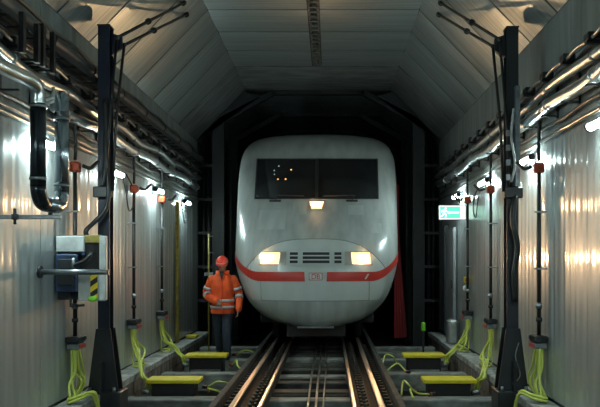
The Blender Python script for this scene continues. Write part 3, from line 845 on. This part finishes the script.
ar.prism([(sx0 + .155, sz0 + .095), (sx0 + .325, sz0 + .095), (sx0 + .325, sz0 + .125), (sx0 + .155, sz0 + .125)], 'y', yy[0], yy[1])
ar.prism([(sx0 + .120, sz0 + .11), (sx0 + .165, sz0 + .080), (sx0 + .165, sz0 + .14)], 'y', yy[0], yy[1])
ar.build('arrow', 'sign_white', face)
MB().cyl((2.40, sy + .03, sz1), (2.40, sy + .03, 2.62), 0.012, n=8).build('hanger', 'steel_dark', es)
MB().box(2.47, 2.52, sy + .01, sy + .05, 2.2, 2.3).build('wall_bracket', 'steel_grey', es)

dp = thing('side_door', 'pale grey door panel below the exit sign', 'door', (2.46, 13.6, 0.0))
MB().box(2.44, 2.50, 13.15, 14.05, 0.03, 2.05, 0.01).build('leaf', 'door_pale', dp)
MB().box(2.42, 2.44, 13.22, 13.26, 0.95, 1.1).build('handle', 'black', dp)
MB().box(2.42, 2.51, 14.05, 14.12, 0.03, 2.12).build('jamb', 'steel_dark', dp)
ep = thing('emergency_stop', 'red and yellow stop button beside the right hand riser', 'button', (2.42, 11.95, 1.08))
MB().box(2.42, 2.51, 11.93, 12.03, 1.09, 1.19, 0.01).build('yellow_box', 'yellow', ep)
MB().cyl((2.46, 11.93, 1.14), (2.46, 11.89, 1.14), 0.036, n=12).build('red_button', 'red_label', ep)
bl = thing('bell', 'small white round bell on right wall under the stop button', 'bell', (2.45, 11.95, 0.98))
MB().sphere((2.45, 11.95, 1.0), (0.055, 0.03, 0.055), 14, 8).build('dome', 'white_box', bl)
MB().box(2.45, 2.515, 11.95, 11.98, 0.98, 1.02).build('stem', 'steel_dark', bl)
gm = MB().box(1.89, 1.97, 13.3, 13.36, 0.17, 0.34, 0.02).build('lime_marker', 'green_spot', None, (1.93, 13.33, 0.17))
tag(gm, 'small lime green marker plate by the right columns', 'marker')
mk = MB().box(1.915, 1.945, 13.31, 13.35, -0.2, 0.175).build('marker_stem', 'steel_dark', None, (1.93, 13.33, -0.2))
mk.parent = gm; mk.location = (0, 0, -0.37)
rub = MB().box(2.30, 2.46, 12.75, 13.05, 0.0, 0.42, 0.03).build('grey_locker', 'grey_box', None, (2.38, 12.9, 0))
tag(rub, 'low grey cabinet standing on the right ledge near the portal', 'cabinet')
# yellow painted edge at the left end
o = MB().box(-2.50, -2.44, 13.0, 13.09, 0.01, 2.5, 0.006).build('yellow_edge_post', 'yellow_dirty', None, (-2.47, 13.05, 0.01))
tag(o, 'yellow painted upright strip near the far end of left wall', 'strip')
o2 = thing('rod_stand', 'thin pale upright rod with pegs left of the worker', 'rod', (-1.98, 13.45, -0.2))
MB().cyl((-1.98, 13.45, -0.2), (-1.98, 13.45, 1.95), 0.016, n=8).build('rod', 'yellow_dirty', o2)
for z in (0.8, 1.2, 1.6, 1.9):
    MB().cyl((-2.0, 13.45, z), (-1.90, 13.45, z), 0.012, n=6).build('peg', 'steel_grey', o2)
MB().box(-2.06, -1.9, 13.44, 13.46, 1.18, 1.24).build('plate', 'steel_grey', o2)

# ------------------------------------------------------------------ dark portal frames around the train
fl = ['around the nose of the train, nearest', 'behind the nearest one', 'third from the camera', 'farthest from the camera']
for i, y in enumerate((15.2, 17.5, 19.8, 22.1)):
    t = thing('portal_frame', 'sooty steel portal frame ' + fl[i], 'frame', (0, y, -0.45), 'portal frames over the train')
    d = 0.16
    ins = 0.0 if i == 0 else 0.02
    for sx in (-1, 1):
        MB().box(sx * 1.95, sx * 2.2, y, y + d, -0.45, 4.32).build('column', 'black_frame', t)
        MB().prism([(sx * 2.2, 4.32), (sx * 1.95, 4.32), (sx * 0.86, 4.93), (sx * 0.95, 4.985)], 'y', y, y + d).build('haunch', 'black_frame', t)
        for dx, r in ((2.32, 0.05), (2.42, 0.035), (1.86, 0.03)):
            MB().cyl((sx * dx, y + 0.3, -0.45), (sx * dx, y + 0.3, 4.1), r, n=10).build('vertical_pipe', 'black_frame', t)
        if i == 0:
            for z in (0.6, 1.3, 2.0, 2.7, 3.4):
                MB().box(sx * 2.2, sx * 2.5, y + .05, y + .1, z, z + .06).build('rung', 'black_frame', t)
            MB().prism([(sx * 2.5, 3.92), (sx * 2.2, 4.32), (sx * 1.2, 4.84), (sx * 1.55, 4.93)], 'y', y - 0.1, y - 0.05).build('gusset_plate', 'black_frame', t)
    MB().box(-0.95, 0.95, y, y + d, 4.90, 4.985).build('top_beam', 'black_frame', t)

# dark red curtain right of the train
rows = []
for k in range(25):
    yv = 14.75 + 0.2 * k / 24
    rows.append([(1.53 + (0.10 + 0.16 * max(0, 1 - z / 2.0)) * k / 24 + 0.012 * math.sin(k * 1.1), yv, z) for z in (-0.1, 0.6, 1.4, 2.2, 3.0)])
cu = MB().grid(rows)
rows2 = [[(p[0], p[1] + 0.03, p[2]) for p in r] for r in rows]
cu.grid(rows2)
o = cu.build('red_curtain', 'red_cloth', None, (1.75, 14.6, -0.1))
tag(o, 'dark red fabric curtain hanging right of the train', 'curtain')

# ------------------------------------------------------------------ the train
def pchip(xs, ys):
    n = len(xs)
    h = [xs[i + 1] - xs[i] for i in range(n - 1)]
    dl_ = [(ys[i + 1] - ys[i]) / h[i] for i in range(n - 1)]
    d = [0.0] * n
    d[0] = dl_[0]; d[-1] = dl_[-1]
    for i in range(1, n - 1):
        if dl_[i - 1] * dl_[i] > 0:
            w1 = 2 * h[i] + h[i - 1]; w2 = h[i] + 2 * h[i - 1]
            d[i] = (w1 + w2) / (w1 / dl_[i - 1] + w2 / dl_[i])
    def f(x):
        if x <= xs[0]: return ys[0]
        if x >= xs[-1]: return ys[-1]
        i = 0
        while x > xs[i + 1]: i += 1
        t = (x - xs[i]) / h[i]
        return (ys[i] * (1 + 2 * t) * (1 - t) ** 2 + h[i] * d[i] * t * (1 - t) ** 2 + ys[i + 1] * t * t * (3 - 2 * t) - h[i] * d[i + 1] * t * t * (1 - t))
    return f
ZT = 4.08
fW = pchip([0.36, 0.40, 0.48, 0.60, 0.80, 1.05, 1.5, 2.1, 2.6, 3.0, 3.35, 3.66, 3.84, 3.96, ZT], [0.55, 0.74, 0.92, 1.07, 1.24, 1.35, 1.45, 1.475, 1.49, 1.50, 1.495, 1.43, 1.30, 1.08, 0.0])
fF = pchip([0.36, 0.45, 0.6, 0.85, 1.15, 1.45, 1.75, 2.0, 2.4, 2.55, 3.33, 3.66, 3.84, 3.96, ZT], [12.12, 12.02, 11.94, 11.88, 11.87, 11.93, 12.10, 12.32, 12.72, 12.87, 13.62, 13.92, 14.2, 14.6, 15.3])
fL = pchip([0.36, 1.2, 2.0, 2.5, 3.3, ZT], [1.3, 1.5, 1.4, 1.15, 0.85, 0.9])
fN = pchip([0.36, 1.2, 2.0, 2.6, 3.3, ZT], [2.5, 2.7, 2.9, 3.3, 3.4, 2.6])
def P(th, z, off=0.0):
    W, n = fW(z), fN(z)
    s_, c_ = math.sin(th), max(0.0, math.cos(th))
    x = W * math.copysign(abs(s_) ** (2 / n), s_)
    y_ = fF(z) + fL(z) * (1 - c_ ** (2 / n))
    # outward offset: mostly forwards, sideways near the flank
    return (x + off * math.copysign(abs(s_) ** 3, s_), y_ - off * (0.35 + 0.65 * c_), z)
def S(x, z, off=0.0):
    W, n = fW(z), fN(z)
    q = min(0.9999, abs(x) / max(W, 1e-4))
    y_ = fF(z) + fL(z) * (1 - (1 - q ** n) ** (1 / n))
    return (x, y_ - off, z)
tn = thing('train', 'white high speed train with red stripe and lit headlights', 'train', (0, 14, 0))
zs = [0.36 + (ZT - 0.36) * (0.5 - 0.5 * math.cos(PI * i / 70)) for i in range(71)]
zs = sorted(set([0.36 + (3.4 - 0.36) * i / 100 for i in range(101)] + [3.4 + (ZT - 3.4) * math.sin(PI / 2 * i / 22) for i in range(23)]))
YB = 24.0
rows = []
NT = 110
for z in zs:
    r = []
    a = P(-PI / 2, z); r.append((a[0], YB, z)); r.append((a[0], 17.0, z))
    for i in range(NT + 1):
        u = -1 + 2 * i / NT
        r.append(P(u * PI / 2, z))
    a = P(PI / 2, z); r.append((a[0], 17.0, z)); r.append((a[0], YB, z))
    rows.append(r)
shell = MB().grid(rows).build('body_shell', 'train', tn)
# underside closing plate and running gear
MB().grid([[(-p[0] if False else p[0], p[1], p[2]) for p in rows[0]], [(p[0] * 0.9, p[1] + 0.08, 0.42) for p in rows[0]]]).build('skirt_return', 'train_under', tn)
MB().box(-0.75, 0.75, 12.6, 23.5, 0.40, 0.6).build('underframe', 'train_under', tn)
bg = MB().box(-1.05, 1.05, 13.6, 16.4, 0.30, 0.62, 0.03).build('bogie', 'train_under', tn)
for yv in (13.95, 16.0):
    for sx in (-1, 1):
        MB().cyl((sx * 0.70, yv, 0.46), (sx * 0.82, yv, 0.46), 0.455, n=28).build('wheel', 'train_under', bg)
    MB().cyl((-0.7, yv, 0.46), (0.7, yv, 0.46), 0.08, n=10).build('axle', 'train_under', bg)
MB().box(-0.5, 0.5, 12.42, 12.5, 0.16, 0.42, 0.02).build('rail_guard_plate', 'train_under', tn)
MB().box(-0.30, 0.30, 12.02, 12.1, 0.345, 0.37, 0.006).build('coupler_lip', 'steel_grey', tn)

def patch(xs0, xs1, zs0, zs1, off, nx=24, nz=10, zfun=None, xr=None):
    rows_ = []
    for j in range(nz + 1):
        v = j / nz
        r = []
        for i in range(nx + 1):
            u = i / nx
            zz = zs0 + (zs1 - zs0) * v
            a_, b_ = (xs0, xs1) if xr is None else xr(v)
            xx = a_ + (b_ - a_) * u
            if zfun: zz = zfun(xx, v)
            r.append(S(xx, zz, off))
        rows_.append(r)
    return rows_
def slab(rows_, name, mat, parent, th=0.02):
    back = [[(p[0], p[1] + th, p[2]) for p in r] for r in rows_]
    mb = MB().grid(rows_)
    mb.grid(back)
    mb.grid([rows_[0], back[0]], False); mb.grid([rows_[-1], back[-1]], False)
    mb.grid([[r[0] for r in rows_], [r[0] for r in back]], False); mb.grid([[r[-1] for r in rows_], [r[-1] for r in back]], False)
    return mb.build(name, mat, parent)
def line(pts, name, mat, parent, r=0.006):
    return MB().tube(pts, r, 6).build(name, mat, parent)
# windscreen
wsz0, wsz1 = 2.555, 3.325
def ws_patch(z0, z1, hw, off):
    # straight upper and lower edges: the screen's outline rises with the curve of the nose
    rows_ = []
    for j in range(15):
        zb = z0 + (z1 - z0) * j / 14
        y0_ = S(0, zb)[1]
        r_ = []
        for i in range(41):
            xx = hw * (-1 + 2 * i / 40) * (1.0 - 0.03 * (1 - j / 14))
            zz = zb
            for _ in range(8):
                zz = CAMZ + (zb - CAMZ) * S(xx, zz)[1] / y0_
            r_.append(S(xx, zz, off))
        rows_.append(r_)
    return rows_
slab(ws_patch(wsz0 - .025, wsz1 + .025, 1.135, 0.006), 'windscreen_seal', 'seal', tn)
ws = slab(ws_patch(wsz0, wsz1, 1.11, 0.014), 'windscreen', 'glass', tn)
slab(patch(-0.03, 0.03, wsz0, wsz1, 0.019, 2, 14), 'centre_pillar', 'seal', ws)
for (x, z, m_) in ((-0.70, 3.19, 'glint_white'), (-0.78, 3.10, 'glint_white'), (-0.77, 3.02, 'glint_white'), (-0.47, 3.11, 'glint_orange'), (-0.70, 2.92, 'glint_orange'), (-0.56, 2.92, 'glint_orange')):  # glowing dots stand in for lamp reflections on the glass
    MB().sphere(S(x, z, 0.014), 0.010 if m_ == 'glint_white' else 0.015, 8, 6).build('glass_glint', m_, ws)
for xw in (-0.72, 0.62):
    a = S(xw - .1, 2.50, 0.02); c_ = S(xw + .1, 2.50, 0.02)
    wp = MB().tube([a, c_], 0.018, 8).build('wiper_pivot', 'seal', tn)
    MB().tube([S(xw, 2.50, 0.03), S(xw + 0.05, 2.60, 0.03), S(xw + (0.5 if xw < 0 else -0.5), 2.585, 0.03)], 0.010, 6).build('wiper_arm', 'seal', wp)
# top lamp
tl = slab(patch(-0.145, 0.155, 2.325, 2.505, 0.008, 6, 6), 'top_lamp_housing', 'reflector', tn)
slab(patch(-0.115, 0.125, 2.35, 2.485, 0.014, 6, 6, None, lambda v: (-0.08 - .04 * v, 0.09 + .04 * v)), 'top_lamp_lens', 'head_lens', tl)
MB().sphere(S(0.005, 2.42, 0.012), (0.085, 0.03, 0.05), 14, 8).build('bulb', 'head', tl)
# nose cover seam, arch
arch = []
for i in range(41):
    u = -1 + 2 * i / 40
    z = 1.32 + 0.49 * (1 - abs(u) ** 3.2)
    arch.append(S(u * 1.17, z, 0.002))
line(arch, 'nose_cover_seam', 'seam_grey', tn, 0.007)
slab([[(lambda u, z: S(min(1.17, 0.86 * fW(z)) * u, z, 0.003))(-1 + 2 * i / 40, 0.80 + ((1.32 + 0.49 * (1 - abs(-1 + 2 * i / 40) ** 3.2)) - 0.80) * j / 14) for i in range(41)] for j in range(15)],
     'nose_cover', 'train_nose', tn, 0.01)
# lower flap seams
for x in (-0.90, 0.88):
    line([S(x, z, 0.001) for z in [0.80 + 0.32 * i / 8 for i in range(9)]], 'flap_seam', 'seam_grey', tn, 0.005)
line([S(-0.90 + 1.78 * i / 30, 0.80, 0.001) for i in range(31)], 'flap_seam', 'seam_grey', tn, 0.005)
for sx in (-1, 1):
    line([P(sx * PI / 2 * 0.80, z, 0.003) for z in [0.55 + 0.55 * i / 10 for i in range(11)]], 'side_seam', 'seam_grey', tn, 0.005)
    line([P(sx * PI / 2 * u, 0.98, 0.003) for u in [0.80 + 0.16 * i / 6 for i in range(7)]], 'side_slot', 'seal', tn, 0.01)
# repair patches of slightly different white
for (a_, b_, c_, d_) in ((-0.98, -0.52, 1.98, 2.33), (-0.40, -0.16, 2.25, 2.48), (0.55, 0.82, 2.24, 2.42), (0.92, 1.12, 1.92, 2.10)):
    slab(patch(a_, b_, c_, d_, 0.003, 8, 6), 'repair_patch', 'train_patch', tn, 0.01)
# headlights
for sx in (-1, 1):
    def xr(v, sx=sx):
        a_, b_ = (-0.91 - .03 * (1 - v), -0.475) if sx < 0 else (0.475, 0.91 + .03 * (1 - v))
        return a_, b_
    hs = slab(patch(0, 0, 1.375, 1.60, 0.007, 12, 6, None, xr), 'headlight_housing', 'reflector', tn)
    def xh(v, sx=sx):
        return (-0.91 + .02 * v, -0.60 + .02 * v) if sx < 0 else (0.60 - .02 * v, 0.91 - .02 * v)
    hl = slab(patch(0, 0, 1.40, 1.585, 0.012, 8, 6, None, xh), 'headlight_lens', 'head_lens', hs)
    xm = sx * 0.765
    MB().sphere(S(xm, 1.49, 0.01), (0.105, 0.03, 0.062), 14, 8).build('bulb', 'head', hs)
# the beams of the three lamps
for x, z, pw, sp in ((-0.765, 1.49, HEAD_BEAM, 80), (0.765, 1.49, HEAD_BEAM, 80), (0.005, 2.42, HEAD_BEAM * 0.8, 125)):
    ld = bpy.data.lights.new('headlight_beam', 'SPOT')
    ld.energy = pw; ld.color = (1.0, 0.60, 0.30); ld.spot_size = math.radians(sp); ld.spot_blend = 0.7; ld.shadow_soft_size = 0.07
    lo = bpy.data.objects.new('headlight_beam', ld); COL.objects.link(lo)
    p_ = S(x, z, 0.10)
    lo.parent = tn
    lo.location = (p_[0], p_[1] - 14, p_[2])
    lo.rotation_euler = (PI / 2, 0, PI)
# vents
def vent(x0, x1, n, name):
    v_ = slab(patch(x0, x1, 1.40, 1.60, 0.007, 10, 5), name, 'seal', tn)
    h = 0.2 / n
    for i in range(n + 1):
        zc = 1.40 + h * i
        slab(patch(x0, x1, max(1.385, zc - 0.011), min(1.615, zc + 0.011), 0.022, 10, 2), 'vent_slat', 'train_nose', v_)
    for xx in (x0, x1):
        slab(patch(xx - .012, xx + .012, 1.385, 1.615, 0.022, 2, 4), 'vent_side', 'train_nose', v_)
vent(-0.22, 0.24, 3, 'centre_vent')
vent(-0.43, -0.275, 3, 'small_vent')
vent(0.295, 0.435, 3, 'small_vent')
# red stripe, in two halves, rising towards the flanks and running back along the body
def stripe(sx, x_in):
    rows_ = []
    n = fN(1.2)
    th0 = math.asin((x_in / fW(1.2)) ** (n / 2))
    K = 40
    for k in range(K + 1):
        th = th0 + (PI / 2 - th0) * k / K
        f_ = math.sin(th) ** (2 / n)
        rise = 0.36 * max(0, (f_ - 0.66) / 0.34) ** 2.2
        rows_.append([P(sx * th, 1.115 + rise + 0.155 * j / 4, 0.008) for j in range(5)])
    for yv in (14.5, 17, 24):
        rows_.append([(sx * (fW(1.115 + 0.36 + .155 * j / 4) + .005), yv, 1.115 + 0.36 + .155 * j / 4) for j in range(5)])
    MB().grid(rows_).build('red_stripe', 'train_red', tn)
stripe(-1, 0.175)
stripe(1, 0.185)
# logo: red outlined box with the letters
lz0, lz1, lx0, lx1 = 1.135, 1.255, -0.105, 0.115
lg = slab(patch(lx0, lx1, lz0, lz1, 0.006, 4, 4), 'logo_border', 'train_red', tn, 0.01)
slab(patch(lx0 + .010, lx1 - .010, lz0 + .010, lz1 - .010, 0.009, 4, 4), 'logo_field', 'white_box', lg, 0.01)
cu = bpy.data.curves.new('logo_letters', 'FONT')
cu.body = 'DB'; cu.size = 0.112; cu.align_x = 'CENTER'; cu.extrude = 0.002; cu.offset = 0.0
to = bpy.data.objects.new('tmp_text', cu); COL.objects.link(to)
dg = bpy.context.evaluated_depsgraph_get()
me = bpy.data.meshes.new_from_object(to.evaluated_get(dg))
bpy.data.objects.remove(to)
me.name = 'logo_letters'; me.materials.clear(); me.materials.append(M['train_red'])
lt_ = put('logo_letters', me, lg, (0.0, 0, 0))
yl = S(0, 1.2)[1] - 0.013
o14 = ORG[tn.name]
lt_.location = (0.005 - o14[0], yl - o14[1], lz0 + 0.022 - o14[2])
lt_.rotation_euler = (PI / 2, 0, 0)
# white chip mark on the stripe
slab(patch(0.80, 0.84, 1.15, 1.235, 0.009, 2, 3, None, lambda v: (0.80 + .05 * v, 0.83 + .05 * v)), 'scratch', 'train_nose', tn, 0.006)

# ------------------------------------------------------------------ the worker
PXW, PYW, PZW = -1.60, 12.58, -0.23
pr_ = thing('person', 'person in orange hi-vis jacket and red helmet walking beside the train', 'person', (PXW, PYW, PZW))
def W3(x, y, z):
    return (PXW + x, PYW + y, PZW + z)
def limb(mb, pts, rs, n=12):
    pp = smooth_path([W3(*p) for p in pts], 5)
    m = len(pts) - 1
    rr = []
    for i in range(len(pp)):
        t = i / 5; k = min(m - 1, int(t)); f_ = t - k
        rr.append(rs[k] + (rs[k + 1] - rs[k]) * f_)
    mb.tube(pp, rr, n)
    mb.sphere(pp[0], rr[0], 10, 8); mb.sphere(pp[-1], rr[-1], 10, 8)
def loft(mb, secs, n=20):
    rows_ = []
    for (z, cx, cy, rx, ry) in secs:
        rows_.append([W3(cx + rx * math.cos(2 * PI * i / n), cy + ry * math.sin(2 * PI * i / n), z) for i in range(n)])
    mb.grid(rows_, True, True)
    mb.f.append(tuple(len(mb.v) - n + i for i in range(n))); mb.sm.append(True)
    mb.f.append(tuple(len(mb.v) - n * len(secs) + i for i in reversed(range(n)))); mb.sm.append(True)
# joints (x: viewer's right, y: away from camera, figure faces -y)
HIPL, HIPR = (-0.09, 0.02, 0.90), (0.09, 0.02, 0.90)
KNL, ANL = (-0.085, 0.09, 0.50), (-0.085, 0.24, 0.12)
KNR, ANR = (0.085, -0.10, 0.49), (0.09, -0.06, 0.08)
SHL, ELL, WRL = (-0.195, 0.0, 1.38), (-0.285, 0.05, 1.11), (-0.10, -0.20, 0.99)
SHR, ELR, WRR = (0.195, 0.0, 1.38), (0.28, 0.03, 1.10), (0.285, -0.10, 0.86)
body = MB()
loft(body, [(0.84, 0, 0.02, 0.14, 0.10), (0.95, 0, 0.02, 0.165, 0.11), (1.10, 0, 0.01, 0.145, 0.095), (1.28, 0, 0.0, 0.17, 0.11), (1.40, 0, 0.0, 0.17, 0.095), (1.46, 0, -0.01, 0.08, 0.07)])
limb(body, [(0, -0.005, 1.42), (0, -0.03, 1.50), (0, -0.05, 1.56)], [0.06, 0.054, 0.055])
HC = (0, -0.075, 1.625)
def hd(x, y, z):        # head tilted forward (looking down)
    a_ = math.radians(24)
    return (HC[0] + x, HC[1] + y * math.cos(a_) - z * math.sin(a_) * 1.0, HC[2] + z * math.cos(a_) + y * math.sin(a_))
body.sphere(W3(*HC), (0.076, 0.098, 0.115), 18, 14)
body.sphere(W3(*hd(0, -0.03, -0.075)), (0.05, 0.055, 0.05), 12, 8)     # jaw
body.tube([W3(*hd(0, -0.092, 0.02)), W3(*hd(0, -0.118, -0.025)), W3(*hd(0, -0.098, -0.035))], [0.010, 0.018, 0.014], 8)   # nose
for sx in (-1, 1):
    body.sphere(W3(*hd(sx * 0.078, 0.005, -0.005)), (0.014, 0.026, 0.034), 8, 6)     # ears
    body.sphere(W3(*hd(sx * 0.032, -0.088, 0.028)), (0.02, 0.012, 0.008), 8, 6)      # brows
body.sphere(W3(*hd(0, -0.088, -0.064)), (0.026, 0.012, 0.008), 8, 6)                 # lips
for (h, k, a, rr) in ((HIPL, KNL, ANL, 0), (HIPR, KNR, ANR, 0)):
    limb(body, [h, k, a], [0.082, 0.055, 0.038])
for (s_, e, wv) in ((SHL, ELL, WRL), (SHR, ELR, WRR)):
    limb(body, [s_, e, wv], [0.055, 0.042, 0.030])
def hand(mb, wr, d, side, thumb):
    """palm + five bent fingers; d direction of hand, side spread axis"""
    wv = Vector(wr); d = Vector(d).normalized(); sd = Vector(side).normalized(); nb = d.cross(sd).normalized()
    for k in range(4):
        o_ = (k - 1.5) * 0.021
        a_ = wv + d * 0.0 + sd * o_ * 0.5
        kn = wv + d * 0.088 + sd * o_
        L = (0.058, 0.068, 0.064, 0.050)[k]
        p1 = kn + d * L * 0.6 + nb * 0.012
        p2 = kn + d * L * 0.95 + nb * 0.040
        mb.tube([W3(*a_), W3(*kn)], [0.015, 0.0135], 8)
        mb.tube([W3(*kn), W3(*p1), W3(*p2)], [0.0110, 0.0095, 0.008], 8)
        mb.sphere(W3(*p2), 0.008, 6, 5)
        mb.sphere(W3(*kn), 0.0125, 6, 5)
    t0 = wv + d * 0.025 + sd * thumb * 0.02
    t1 = wv + d * 0.06 + sd * thumb * 0.055 + nb * 0.01
    t2 = wv + d * 0.098 + sd * thumb * 0.056 + nb * 0.022
    mb.tube([W3(*t0), W3(*t1), W3(*t2)], [0.016, 0.0125, 0.009], 8)
    mb.sphere(W3(*t2), 0.009, 6, 5)
hand(body, WRL, (0.75, -0.35, -0.15), (0.1, 0.2, 0.95), 1)
hand(body, WRR, (-0.05, -0.25, -1), (0.2, -1, 0.2), 1)
for a in (ANL, ANR):
    body.sphere(W3(a[0], a[1] - 0.06, a[2] - 0.045), (0.045, 0.12, 0.035), 12, 8)
bo = body.build('body', 'skin', pr_)
rm = bo.modifiers.new('remesh', 'REMESH'); rm.mode = 'VOXEL'; rm.voxel_size = 0.007; rm.use_smooth_shade = True
# eyes
for sx in (-1, 1):
    MB().sphere(W3(*hd(sx * 0.032, -0.094, 0.012)), 0.011, 8, 6).build('eye', 'hair', bo)
# jacket
jk = MB()
loft(jk, [(0.78, 0, 0.0, 0.205, 0.16), (0.85, 0, 0.0, 0.205, 0.158), (0.95, 0, 0.0, 0.198, 0.152), (1.10, 0, 0.0, 0.19, 0.148), (1.25, 0, 0.0, 0.198, 0.15), (1.36, 0, 0.0, 0.195, 0.13), (1.43, 0, -0.005, 0.15, 0.10), (1.475, 0, -0.012, 0.10, 0.085)], 28)
for (s_, e, wv) in ((SHL, ELL, WRL), (SHR, ELR, WRR)):
    sh = (s_[0] * 0.92, s_[1], s_[2] - 0.02)
    limb(jk, [sh, e, wv], [0.078, 0.068, 0.056], 14)
jo = jk.build('jacket', 'hi_vis', pr_)
rm = jo.modifiers.new('remesh', 'REMESH'); rm.mode = 'VOXEL'; rm.voxel_size = 0.010; rm.use_smooth_shade = True
# collar, zip opening
MB().grid([[W3(0.10 * math.cos(t) * s_, -0.012 + 0.088 * math.sin(t) * s_, z) for t in [-PI / 2 + 0.5 + (2 * PI - 1.0) * i / 20 for i in range(21)]] for s_, z in ((1.1, 1.43), (1.04, 1.50), (1.15, 1.515), (1.2, 1.44))]).build('collar', 'hi_vis', jo)
MB().prism([(PXW - 0.035, PZW + 1.50), (PXW + 0.035, PZW + 1.50), (PXW + 0.0, PZW + 1.33)], 'y', PYW - 0.152, PYW - 0.10).build('shirt_opening', 'hair', jo)
MB().box(PXW - 0.008, PXW + 0.008, PYW - 0.172, PYW - 0.150, PZW + 0.80, PZW + 1.33).build('zip_flap', 'hi_vis', jo)
def band(z, rx, ry, h, tilt=0.0):
    n = 28
    rows_ = []
    for dz, g in ((0, -0.01), (0, 0.006), (h, 0.006), (h, -0.01)):
        rows_.append([W3((rx + g) * math.cos(2 * PI * i / n), (ry + g) * math.sin(2 * PI * i / n), z + dz) for i in range(n)])
    MB().grid(rows_, True, True).build('reflective_band', 'silver_tape', jo)
band(0.98, 0.197, 0.153, 0.045)
band(0.87, 0.205, 0.160, 0.045)
for (s_, e, wv) in ((SHL, ELL, WRL), (SHR, ELR, WRR)):
    for (a, c, t, r) in ((s_, e, 0.62, 0.079), (e, wv, 0.15, 0.073)):
        A, Cc = Vector(W3(*a)), Vector(W3(*c))
        q = A + (Cc - A) * t; d = (Cc - A).normalized()
        MB().cyl(q - d * 0.022, q + d * 0.022, r, n=16).build('sleeve_band', 'silver_tape', jo)
# trousers
tz = MB()
loft(tz, [(0.80, 0, 0.02, 0.165, 0.125), (0.92, 0, 0.02, 0.18, 0.13), (1.0, 0, 0.02, 0.165, 0.12)])
for (h, k, a) in ((HIPL, KNL, ANL), (HIPR, KNR, ANR)):
    limb(tz, [h, k, (a[0], a[1], a[2] + 0.02)], [0.105, 0.078, 0.066], 14)
to_ = tz.build('trousers', 'jeans', pr_)
rm = to_.modifiers.new('remesh', 'REMESH'); rm.mode = 'VOXEL'; rm.voxel_size = 0.012; rm.use_smooth_shade = True
for a in (ANL, ANR):
    f_ = MB()
    zb = 0.0 if a is ANR else 0.045
    f_.sphere(W3(a[0], a[1] - 0.065, zb + 0.045), (0.052, 0.145, 0.045), 14, 8)
    f_.cyl(W3(a[0], a[1], zb + 0.04), W3(a[0], a[1], a[2] + 0.10), 0.055, n=14)
    f_.build('boot', 'boot', pr_)
# helmet
hm = MB()
rows_ = []
for i in range(9):
    t = PI / 2 * i / 8
    rows_.append([W3(*hd(0.098 * math.cos(t) * math.cos(u), 0.008 + 0.122 * math.cos(t) * math.sin(u), 0.035 + 0.105 * math.sin(t))) for u in [2 * PI * j / 22 for j in range(22)]])
rows_ = [[W3(*hd(0.108 * math.cos(u), 0.008 + (0.132 + (0.035 if math.sin(u) < -0.3 else 0)) * math.sin(u), 0.028)) for u in [2 * PI * j / 22 for j in range(22)]]] + rows_
hm.grid(rows_, True, True)
ho = hm.build('helmet', 'helmet', pr_)
bd = [[W3(*hd((0.099 + g) * math.cos(u), 0.008 + (0.123 + g) * math.sin(u), z)) for u in [2 * PI * j / 22 for j in range(22)]] for g, z in ((0.002, 0.046), (0.004, 0.064))]
MB().grid(bd, True, True).build('helmet_band', 'silver_tape', ho)
hb = MB(); hb.sphere(W3(*hd(0, 0.03, -0.01)), (0.082, 0.085, 0.07), 14, 10)
hb.build('hair', 'hair', pr_)
